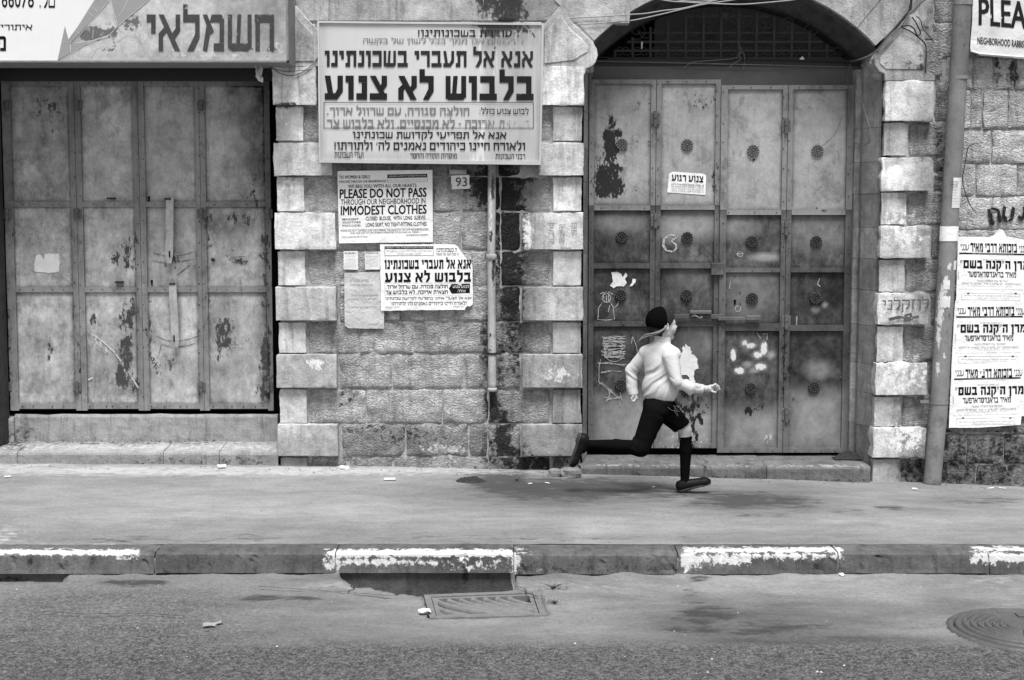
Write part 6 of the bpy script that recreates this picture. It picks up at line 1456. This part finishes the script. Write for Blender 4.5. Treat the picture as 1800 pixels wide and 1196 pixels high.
# ------------------------------------------------------------------ the running boy
def surfnet(f, lo, hi, h, band=4):
    lo = np.array(lo, float); hi = np.array(hi, float)
    n = (np.ceil((hi-lo)/(h*band)).astype(int)+1)
    def pts(nn, st): 
        g = np.stack(np.meshgrid(*[lo[k]+np.arange(nn[k])*st for k in range(3)], indexing='ij'), -1); return g
    C = pts(n, h*band); Fc_ = f(C.reshape(-1, 3)+h*band/2).reshape(n)
    N = n*band
    Fi = np.repeat(np.repeat(np.repeat(Fc_, band, 0), band, 1), band, 2).astype(np.float32)
    mask = np.abs(Fi) < h*band*1.6
    ii = np.argwhere(mask); vals = np.empty(len(ii), np.float32)
    for a in range(0, len(ii), 400000): vals[a:a+400000] = f(lo+ii[a:a+400000]*h)
    Fi[mask] = vals
    ins = Fi < 0
    s = np.zeros(tuple(np.array(Fi.shape)-1), np.int8)
    cor = [(a, b, c) for a in (0, 1) for b in (0, 1) for c in (0, 1)]
    for a, b, c in cor: s += ins[a:ins.shape[0]-1+a, b:ins.shape[1]-1+b, c:ins.shape[2]-1+c]
    cells = np.argwhere((s > 0) & (s < 8)); idx = -np.ones(s.shape, np.int64); idx[tuple(cells.T)] = np.arange(len(cells))
    acc = np.zeros((len(cells), 3)); cnt = np.zeros(len(cells))
    vv = {q: Fi[cells[:, 0]+q[0], cells[:, 1]+q[1], cells[:, 2]+q[2]] for q in cor}
    for q in cor:
        for ax in range(3):
            if q[ax] == 0:
                r = list(q); r[ax] = 1; r = tuple(r); a = vv[q]; b = vv[r]; m = (a < 0) != (b < 0)
                t = np.where(m, a/np.where(m, a-b, 1), 0); p = np.tile(np.array(q, float), (len(cells), 1)); p[:, ax] = t
                acc[m] += p[m]; cnt += m
    V = lo+(cells+acc/cnt[:, None])*h
    Fs = []
    for ax in range(3):
        a = [slice(None)]*3; b = [slice(None)]*3; a[ax] = slice(0, -1); b[ax] = slice(1, None)
        ch = ins[tuple(a)] != ins[tuple(b)]; e = np.argwhere(ch); u, w = (ax+1) % 3, (ax+2) % 3
        ok = (e[:, u] > 0) & (e[:, w] > 0) & (e[:, u] < s.shape[u]) & (e[:, w] < s.shape[w]); e = e[ok]
        fl = ins[tuple(e.T)]; Qs = []
        for du, dw in ((1, 1), (0, 1), (0, 0), (1, 0)):
            q = e.copy(); q[:, u] -= du; q[:, w] -= dw; Qs.append(idx[tuple(q.T)])
        Qs = np.stack(Qs, 1); Qs = np.where(fl[:, None], Qs, Qs[:, ::-1]); Fs.append(Qs)
    Fs = np.concatenate(Fs); Fs = Fs[(Fs >= 0).all(1)]
    return V, Fs
def cap(P, a, b, ra, rb):
    a = np.array(a); b = np.array(b); d = b-a; t = np.clip(((P-a)@d)/(d@d), 0, 1); return np.linalg.norm(P-a-t[:, None]*d, axis=1)-(ra+(rb-ra)*t)
def ell(P, c, r, R=None):
    q = P-np.array(c)
    if R is not None: q = q@R
    r = np.array(r); k0 = np.linalg.norm(q/r, axis=1)+1e-9; k1 = np.linalg.norm(q/(r*r), axis=1)+1e-9; return k0*(k0-1)/k1
def smin(a, b, k): h = np.clip(.5+.5*(b-a)/k, 0, 1); return b*(1-h)+a*h-k*h*(1-h)
def smax(a, b, k): return -smin(-a, -b, k)
def mkmesh(name, f, lo, hi, h, mat, parent):
    V, Fs = surfnet(f, lo, hi, h)
    return add(name, V, Fs.tolist(), mat, parent, True)
YB = 9.3; gx = 1.05
for _ in range(8):
    z = zp(W(1205, 868, YB).x, YB); p = G(1203, 869, z); YB = p.y
U = (W(1300, 700, YB)-W(1200, 700, YB)).x/100
ZG = zp(W(1205, 868, YB).x, YB)
def J(px, py, dy=0.0): p = W(px, py, YB); return np.array([p.x, YB+dy, p.z])
boy = thing('person', 'boy running to the right in white shirt, black knee trousers, black skullcap and long socks', 'person', (W(1170, 800, YB).x, YB, ZG))
yaw = math.radians(20); hf = np.array([math.cos(yaw), math.sin(yaw), 0]); hr = np.array([math.sin(yaw), -math.cos(yaw), 0]); hu = np.array([0, 0, 1.])
HC = J(1163.5, 570); RH = np.stack([hf, hr, hu], 1)
def H(a, b, c): return HC+hf*a+hr*b+hu*c
Rs = J(1181, 621, -.085); Ls = J(1138, 622, .085); A = (Rs-Ls); A[2] = 0; A /= np.linalg.norm(A); B = np.array([-A[1], A[0], 0]); RT = np.stack([A, B, hu], 1)
RE = J(1187, 668, -.145); RW = J(1241, 681, -.10); LE = J(1113, 655, .13); LW = J(1117, 697, .11)
RHp = J(1150, 721, -.05); LHp = J(1170, 721, .05); RK = J(1125, 784, -.06); LK = J(1206, 759, .05); RA = J(1034, 779, -.05); LA = J(1205, 850, .045)
def fist(P, wrist, palm, dirs, r=.0068):
    d = smin(cap(P, wrist, palm[0], .019, .019), cap(P, palm[0], palm[1], .019, .016), .012)
    for ch in dirs:
        q = cap(P, ch[0], ch[1], r*1.08, r)
        for a, b in zip(ch[1:-1], ch[2:]): q = smin(q, cap(P, a, b, r, r*.88), .002)
        d = smin(d, q, .004)
    return d
RF = []
for i, dy in enumerate((-.128, -.110, -.092, -.076)):
    k = (0, .6, .3, -.8)[i]
    RF.append([J(1247-i, 675+i*2, dy), J(1252.5-1.2*i, 671.5+2.3*i, dy), J(1257.5-1.6*i, 675+2.7*i, dy+.002), J(1260-2.4*i, 680.5+2.4*i, dy+.004)])
RF.append([J(1243, 682, -.120), J(1248, 684.5, -.126), J(1253, 685.5, -.126)])
LF = []
for i, dy in enumerate((.082, .098, .114, .129)):
    LF.append([J(1114.5, 700, dy), J(1112, 704, dy), J(1113.5, 708.5, dy), J(1117.5, 708.5-i*.5, dy)])
LF.append([J(1119.5, 698, .09), J(1121.5, 703, .084), J(1118.5, 706, .082)])
def body(P):
    d = ell(P, H(-.006, 0, .016), (.086, .070, .080), RH)
    d = smin(d, ell(P, H(.028, 0, -.028), (.052, .054, .062), RH), .02)
    d = smin(d, cap(P, H(.060, 0, -.080), H(.068, 0, -.082), .017, .014), .018)
    for s in (-1, 1):
        d = smin(d, cap(P, H(.0, .044*s, -.052), H(.055, .012*s, -.082), .016, .014), .018)
        d = smin(d, ell(P, H(.056, .032*s, -.028), (.024, .024, .024), RH), .014)
        d = smin(d, cap(P, H(.074, .012*s, .013), H(.066, .040*s, .011), .008, .007), .01)
        d = smax(d, -ell(P, H(.090, .027*s, -.002), (.013, .014, .009), RH), .006)
        d = smin(d, ell(P, H(.066, .028*s, -.003), (.013, .013, .012), RH), .003)
        e = smax(ell(P, H(-.004, .073*s, -.012), (.017, .009, .027), RH), -ell(P, H(.0, .082*s, -.010), (.009, .006, .016), RH), .003)
        d = smin(d, e, .004)
    d = smin(d, cap(P, H(.082, 0, .002), H(.097, 0, -.020), .005, .0075), .008)
    for s in (-1, 1): d = smin(d, ell(P, H(.088, .009*s, -.023), (.009, .007, .006), RH), .004)
    d = smin(d, ell(P, H(.082, 0, -.046), (.010, .019, .0055), RH), .004)
    d = smin(d, ell(P, H(.080, 0, -.057), (.009, .016, .0055), RH), .003)
    d = smin(d, cap(P, H(-.012, 0, -.03), J(1164, 612, .0), .040, .042), .02)
    # trunk under the clothes
    d = smin(d, ell(P, J(1161, 640), (.105, .065, .115), RT), .03)
    d = smin(d, ell(P, J(1161, 690), (.095, .07, .11), RT), .03)
    d = smin(d, cap(P, Rs, RE, .036, .028), .02); d = smin(d, cap(P, RE, RW, .028, .018), .01)
    d = smin(d, cap(P, Ls, LE, .036, .028), .02); d = smin(d, cap(P, LE, LW, .028, .018), .01)
    d = smin(d, cap(P, RHp, RK, .062, .036), .02); d = smin(d, cap(P, RK, J(1085, 781, -.055), .034, .031), .012); d = smin(d, cap(P, J(1085, 781, -.055), RA, .034, .022), .01)
    d = smin(d, cap(P, LHp, LK, .062, .038), .02); d = smin(d, cap(P, LK, J(1206, 790, .05), .0385, .032), .014); d = smin(d, cap(P, J(1206, 790, .05), LA, .032, .021), .01)
    d = smin(d, cap(P, RA, J(1010, 800, -.05), .022, .014), .01); d = smin(d, cap(P, LA, J(1236, 855, .045), .022, .012), .01)
    d = smin(d, fist(P, RW, (J(1244, 679.5, -.11), J(1249.5, 677, -.10)), RF), .008)
    d = smin(d, fist(P, LW, (J(1116.5, 699, .106), J(1115.5, 705, .102)), LF), .008)
    return d
M_SKIN = NT('skin'); cc = M_SKIN.math('MULTIPLY', M_SKIN.math('MULTIPLY_ADD', M_SKIN.noise(25, 3, .5), .16, .92), .44)
M_SKIN.b.inputs['Subsurface Weight'].default_value = .08; M_SKIN.b.inputs['Subsurface Radius'].default_value = (.006, .006, .006); M_SKIN = M_SKIN.finish(cc, .5, .35)
lo = J(990, 880, -.21); hi = J(1270, 535, .22)
mkmesh('body', body, lo, hi, .0029, M_SKIN, boy)
RW_ = np.random.RandomState(5); WK = [(RW_.normal(size=3), RW_.uniform(0, 6.28)) for _ in range(12)]
def wrinkle(P, c, d1, lam, amp, seed=0):
    """creases that run across direction d1, irregular, sharpened at the crest"""
    d1 = np.array(d1, float); d1 /= np.linalg.norm(d1); q = P-c; w = np.zeros(len(P))
    for i in range(4):
        k, ph = WK[(i+seed) % 12]; w += np.sin(q@k*14+ph*(seed+1))*.9
    u = q@d1/lam*6.283; a = np.sin(u+w)+.5*np.sin(u*1.7+w*1.6+seed); k, ph = WK[(seed+5) % 12]; m = .5+.5*np.sin(q@k*16+ph)
    return -amp*(np.abs(a)**.7*np.sign(a))*m
def folds(P, c, d1, fr, amp, ph=0.0):
    q = P-c; u = q@np.array(d1); w = q@np.array([d1[2], .3, -d1[0]])
    return amp*np.sin(fr*u+1.6*np.sin(w*17+ph)+.8*np.sin(w*41+ph*2)+ph)
ZH = J(1160, 705)[2]
def shirt(P):
    t = ell(P, J(1161, 642), (.118, .078, .135), RT)
    t = smin(t, ell(P, J(1161, 682), (.124, .094, .120), RT), .04)
    t = smin(t, cap(P, J(1163, 611), Rs, .047, .047), .03); t = smin(t, cap(P, J(1162, 611), Ls+np.array([0, 0, -.004]), .047, .047), .03)
    fo = wrinkle(P, J(1180, 645), (.74, 0, -.67), .058, .0056, 0)+wrinkle(P, J(1150, 660), (.95, 0, -.3), .045, .0012, 3)
    low = np.clip((J(0, 630)[2]-P[:, 2])/.08, 0, 1)
    t = t+fo*low
    t = smax(t, (ZH-P[:, 2])+.02*(P[:, 0]-J(1160, 0)[0])*0-.006*np.sin(P[:, 0]*38), .014)
    r = cap(P, J(1175.5, 625, -.098), J(1184.5, 664, -.142), .051, .032)
    r = smin(r, cap(P, J(1185.5, 668, -.142), J(1208, 677, -.12), .030, .040), .004); r = smin(r, ell(P, J(1208.5, 683, -.116), (.017, .028, .030)), .012)
    r = r+wrinkle(P, RE, (.75, 0, .66), .040, .0050, 2)*np.clip((J(0, 655)[2]-P[:, 2])/.03, .08, 1)
    cu = cap(P, J(1212, 679, -.112), J(1238.5, 681, -.10), .030, .0285); cu = smax(cu, (P[:, 0]-J(1240, 0)[0]), .003)
    r = smin(r, cu, .008)
    l = cap(P, Ls+np.array([0, .006, -.012]), LE, .046, .037); l = smin(l, cap(P, LE, J(1113.5, 682, .12), .037, .035), .014)
    l = l+wrinkle(P, LE, (.60, 0, .80), .040, .0040, 4)*np.exp(-((P[:, 2]-J(0, 664)[2])/.045)**2)
    lc = cap(P, J(1113.5, 686, .118), J(1116, 696, .11), .034, .0315); lc = smax(lc, J(0, 698)[2]-P[:, 2], .003); l = smin(l, lc, .006)
    d = smin(t, r, .002); d = smin(d, l, .005)
    # collar
    c0 = J(1164, 606, .0); c1 = J(1166, 589, .004); q = cap(P, c0, c1, .054, .047); q = smax(q, -(cap(P, c0, c1+np.array([0, 0, .05]), .043, .0425)), .002); q = smax(q, P[:, 2]-J(0, 590.5)[2]-.25*(J(1166, 0)[0]-P[:, 0])*.5, .003)
    crease = .0022*np.exp(-((P[:, 2]-J(0, 601)[2]-(J(1166, 0)[0]-P[:, 0])*.15)/.0025)**2)
    d = smin(d, q+crease, .006)
    # shoulder yoke seam
    d = d+.0006*np.exp(-((P[:, 2]-J(0, 626)[2]+.12*(P[:, 0]-J(1160, 0)[0]))/.0025)**2)*(P[:, 1] < YB+.02)
    return d
M_SHIRT = NT('white_shirt_cotton'); w = M_SHIRT.n('ShaderNodeTexWave'); w.inputs['Scale'].default_value = 55; w.bands_direction = 'X'; w.inputs['Distortion'].default_value = .6; w.inputs['Detail'].default_value = 1; M_SHIRT.put(w.inputs['Vector'], M_SHIRT.pos)
cc = M_SHIRT.math('MULTIPLY', M_SHIRT.math('MULTIPLY_ADD', w.outputs['Fac'], .05, .95), .55); M_SHIRT.bump(M_SHIRT.noise(30, 3, .5, (1, 1, .8), .8), .18, .008); M_SHIRT = M_SHIRT.finish(cc, .85, .15)
mkmesh('shirt', shirt, J(1098, 712, -.21), J(1246, 580, .21), .0027, M_SHIRT, boy)
def trousers(P):
    d = ell(P, J(1159, 712), (.112, .092, .07), RT); d = smax(d, P[:, 2]-J(0, 701)[2], .004)
    r = cap(P, RHp, RK, .076, .056)
    r2 = cap(P, RK, J(1100, 780, -.06), .055, .054); pl = (P-J(1108, 779, -.06))@np.array([-.93, 0, .36]); r2 = smax(r2, pl, .003); r2 = smax(r2, -cap(P, J(1118, 780, -.06), J(1090, 781, -.06), .045, .045), .003)
    r = smin(r, r2, .02)
    l = cap(P, LHp, J(1199, 751, .05), .076, .057); pl = (P-J(1199, 754, .05))@np.array([.55, 0, -.83]); l = smax(l, pl, .003); l = smax(l, -cap(P, J(1198, 750, .05), J(1212, 775, .05), .044, .044), .003)
    d = smin(d, r, .03); d = smin(d, l, .03)
    f = wrinkle(P, RHp, (.6, 0, .8), .06, .0035, 1)
    return d+f
M_BLK = NT('black_trouser_cloth'); cc = M_BLK.math('MULTIPLY', M_BLK.math('MULTIPLY_ADD', M_BLK.noise(60, 4, .6), .8, .6), .006); M_BLK.bump(M_BLK.noise(30, 4, .6), .5, .01); M_BLK = M_BLK.finish(cc, 1.0, .0)
mkmesh('trousers', trousers, J(1094, 806, -.17), J(1222, 694, .17), .0032, M_BLK, boy)
M_SOCK = simple('black_sock', .005, 1.0, .0, .3, 120, .3, 200, .002)
def socks_r(P):
    a = J(1082, 781, -.055); d = smin(cap(P, J(1124, 783, -.06), a, .040, .0385), cap(P, a, RA+np.array([0, 0, .0]), .0385, .026), .012); return smin(d, cap(P, RA, J(1024, 788, -.05), .026, .024), .01)
def socks_l(P):
    a = J(1207, 793, .05); d = smin(cap(P, J(1207, 772, .05), a, .0385, .0375), cap(P, a, LA, .0375, .0265), .012); d = smax(d, P[:, 2]-J(0, 769.5)[2]-.05*(P[:, 0]-J(1207, 0)[0]), .002); d = smin(d, cap(P, LA, J(1212, 858, .045), .0265, .025), .01)
    ring = P[:, 2]-J(0, 772)[2]; return d-.0016*np.exp(-(ring/.006)**2)
mkmesh('sock', socks_r, J(1012, 800, -.11), J(1132, 760, .0), .0032, M_SOCK, boy)
mkmesh('sock', socks_l, J(1190, 870, -.01), J(1224, 762, .11), .0032, M_SOCK, boy)
M_SHOE = simple('black_shoe_leather', .006, .55, .12, .3, 30, .15, 60, .003); M_SOLE = simple('worn_shoe_sole', .03, .8, .3, .3, 60)
def shoe(heel, toe, ank, updir, name):
    heel = np.array(heel); toe = np.array(toe); f = toe-heel; L = np.linalg.norm(f); f /= L; up = np.array(updir); up = up-f*(up@f); up /= np.linalg.norm(up); sd_ = np.cross(f, up); R = np.stack([f, sd_, up], 1)
    def upper(P):
        q = (P-heel)@R
        g = lambda a, b, ra, rb: cap(q*np.array([1, 1.0, 1]), a, b, ra, rb)
        d = smin(g((.028, 0, .030), (L-.045, 0, .020), .034, .030), ell(q, (L-.040, .002, .020), (.042, .034, .026)), .015)
        d = smin(d, cap(q, (.03, 0, .03), (.035, 0, .062), .032, .029), .018)
        d = smin(d, ell(q, (.075, 0, .034), (.045, .026, .022)), .012)
        d = smax(d, .008-q[:, 2], .002); d = smax(d, q[:, 2]-.062-.25*(q[:, 0]-.03)*0, .003)
        # lace ridge
        return d-.0012*np.sin(q[:, 0]*420)*np.exp(-((q[:, 1])/.012)**2)*((q[:, 0] > .055) & (q[:, 0] < .10))
    def sole(P):
        q = (P-heel)@R; w = .030+.006*np.sin(np.clip(q[:, 0]/L, 0, 1)*math.pi*1.0+.4)-.006*np.exp(-((q[:, 0]-.075)/.025)**2)
        d2 = cap(q*np.array([1, 1, 0]), (.028, 0, 0), (L-.03, 0, 0), 0, 0)-w
        d = np.maximum(d2, np.abs(q[:, 2]-.005)-.005); hb = np.maximum(np.maximum(cap(q*np.array([1, 1, 0]), (.028, 0, 0), (.045, 0, 0), .029, .029), np.abs(q[:, 2]+.004)-.006), q[:, 0]-.058)
        return np.minimum(d, hb)-.001
    c = (heel+toe)/2; e = .13
    o = mkmesh('shoe', upper, c-e, c+e, .003, M_SHOE, boy); 
    V, Fs = surfnet(sole, c-e, c+e, .0028); s = add('sole', V, Fs.tolist(), M_SOLE, o, True)
    return o
# front foot strikes with the heel, rear foot is flung up behind
h = J(1193.5, 866.5, .045); t = J(1252, 852.5, .045); shoe(h, t, LA, (0, 0, 1), 'front')
h = J(1019, 760, -.05); t = J(999, 817, -.05); shoe(h, t, RA, (1, 0, .3), 'rear')
def hair(P):
    q = (P-HC)@RH; d = ell(P, H(-.006, 0, .019), (.091, .0755, .083), RH); d = smin(d, ell(P, H(-.036, 0, -.035), (.046, .058, .062), RH), .02)
    line = np.clip(.078-(.052-q[:, 2])*.95, .014, .078)
    d = smax(d, q[:, 0]-line+.003*np.sin(q[:, 1]*150), .005); d = smax(d, -(q[:, 2]+.080+.25*np.maximum(q[:, 0], -.05)), .005)
    ear = ell(P, H(-.002, .078, -.014), (.021, .02, .030), RH); ear2 = ell(P, H(-.002, -.078, -.014), (.021, .02, .030), RH)
    d = smax(d, -ear, .003); d = smax(d, -ear2, .003)
    return d+.0016*np.sin(q[:, 2]*260+q[:, 0]*180+3*np.sin(q[:, 1]*60))
M_HAIR = NT('brown_hair'); hn_ = M_HAIR.noise(120, 4, .7, (.4, .4, 1.6), 1.0); cc = M_HAIR.math('MULTIPLY', M_HAIR.math('MULTIPLY_ADD', hn_, 1.4, .3), .02); M_HAIR.bump(hn_, .8, .004); M_HAIR = M_HAIR.finish(cc, .7, .15)
mkmesh('hair', hair, HC-.13, HC+.13, .0026, M_HAIR, boy)
def kippa(P):
    q = (P-HC)@RH; d = ell(P, H(-.008, 0, .020), (.097, .082, .089), RH); d = smax(d, -ell(P, H(-.008, 0, .019), (.091, .076, .083), RH), .002)
    d = smax(d, q[:, 0]-.000+.0*q[:, 2], .004); return smax(d, -(q[:, 2]+.036+.25*q[:, 0]), .003)
mkmesh('skullcap', kippa, HC-.13, HC+.13, .0026, simple('black_velvet', .004, 1.0, .0, .2, 60), boy)
M_PAY = simple('sidelock_hair', .20, .6, .3, .3, 90)
for k in range(5):
    m = MB(); o = [0, .6, -.8, 1.4, -1.6][k]
    P = [(1170, 571+o*.3), (1164, 577+o*.4), (1156, 582+o*.6), (1145, 585.5+o*.9), (1133, 588+o*1.3), (1124-o, 593+o*1.6), (1116+abs(o)*3, 600+o*2.0)]
    m.tube([Vector(J(a, b, -.086+.004*math.sin(i*1.9+k)-.002*k)) for i, (a, b) in enumerate(P)], [.0045, .005, .005, .0042, .003, .002, .0006], 6); m.build('sidelock', M_PAY, boy, True)
for s in (-1, 1):
    e = H(.0705, .028*s, -.003); m = MB(); n = 10
    for j in range(7):
        for i in range(n): a = 2*math.pi*i/n; b = math.pi*j/6; m.v.append(tuple(e+.0105*np.array([math.sin(b)*math.cos(a), math.sin(b)*math.sin(a), math.cos(b)])))
    m.f = [(j*n+i, (j+1)*n+i, (j+1)*n+(i+1) % n, j*n+(i+1) % n) for j in range(6) for i in range(n)]; ey = m.build('eye', simple('eye_white', .5, .2, .5, .05), boy, True)
    c = H(.0795, .029*s, -.003); m = MB(); m.tube([Vector(c), Vector(c+hf*.0022)], [.0052, .0035], 10); m.build('iris', M_BLACK, ey, True)
    m = MB(); m.tube([Vector(H(.082-.012*t*t, (.013+.03*t)*s, .014+.004*math.sin(2*t))) for t in (0, .25, .5, .75, 1)], [.002, .003, .003, .0025, .001], 6); m.build('eyebrow', M_HAIR, boy, True)
m = MB()
for P in ([(1170,711),(1176,716),(1184,718),(1191,718)], [(1180,708),(1184,714),(1187,722),(1184,728)], [(1183,709),(1188,711),(1187,717),(1181,713)], [(1181,716),(1184,722),(1188,726),(1187,731)]): m.tube([Vector(J(a, b, -.135)) for a, b in P], [.001, .001, .001, .0006], 5)
m.build('fringe_tassel', simple('white_wool_string', .16, .9), boy, True)
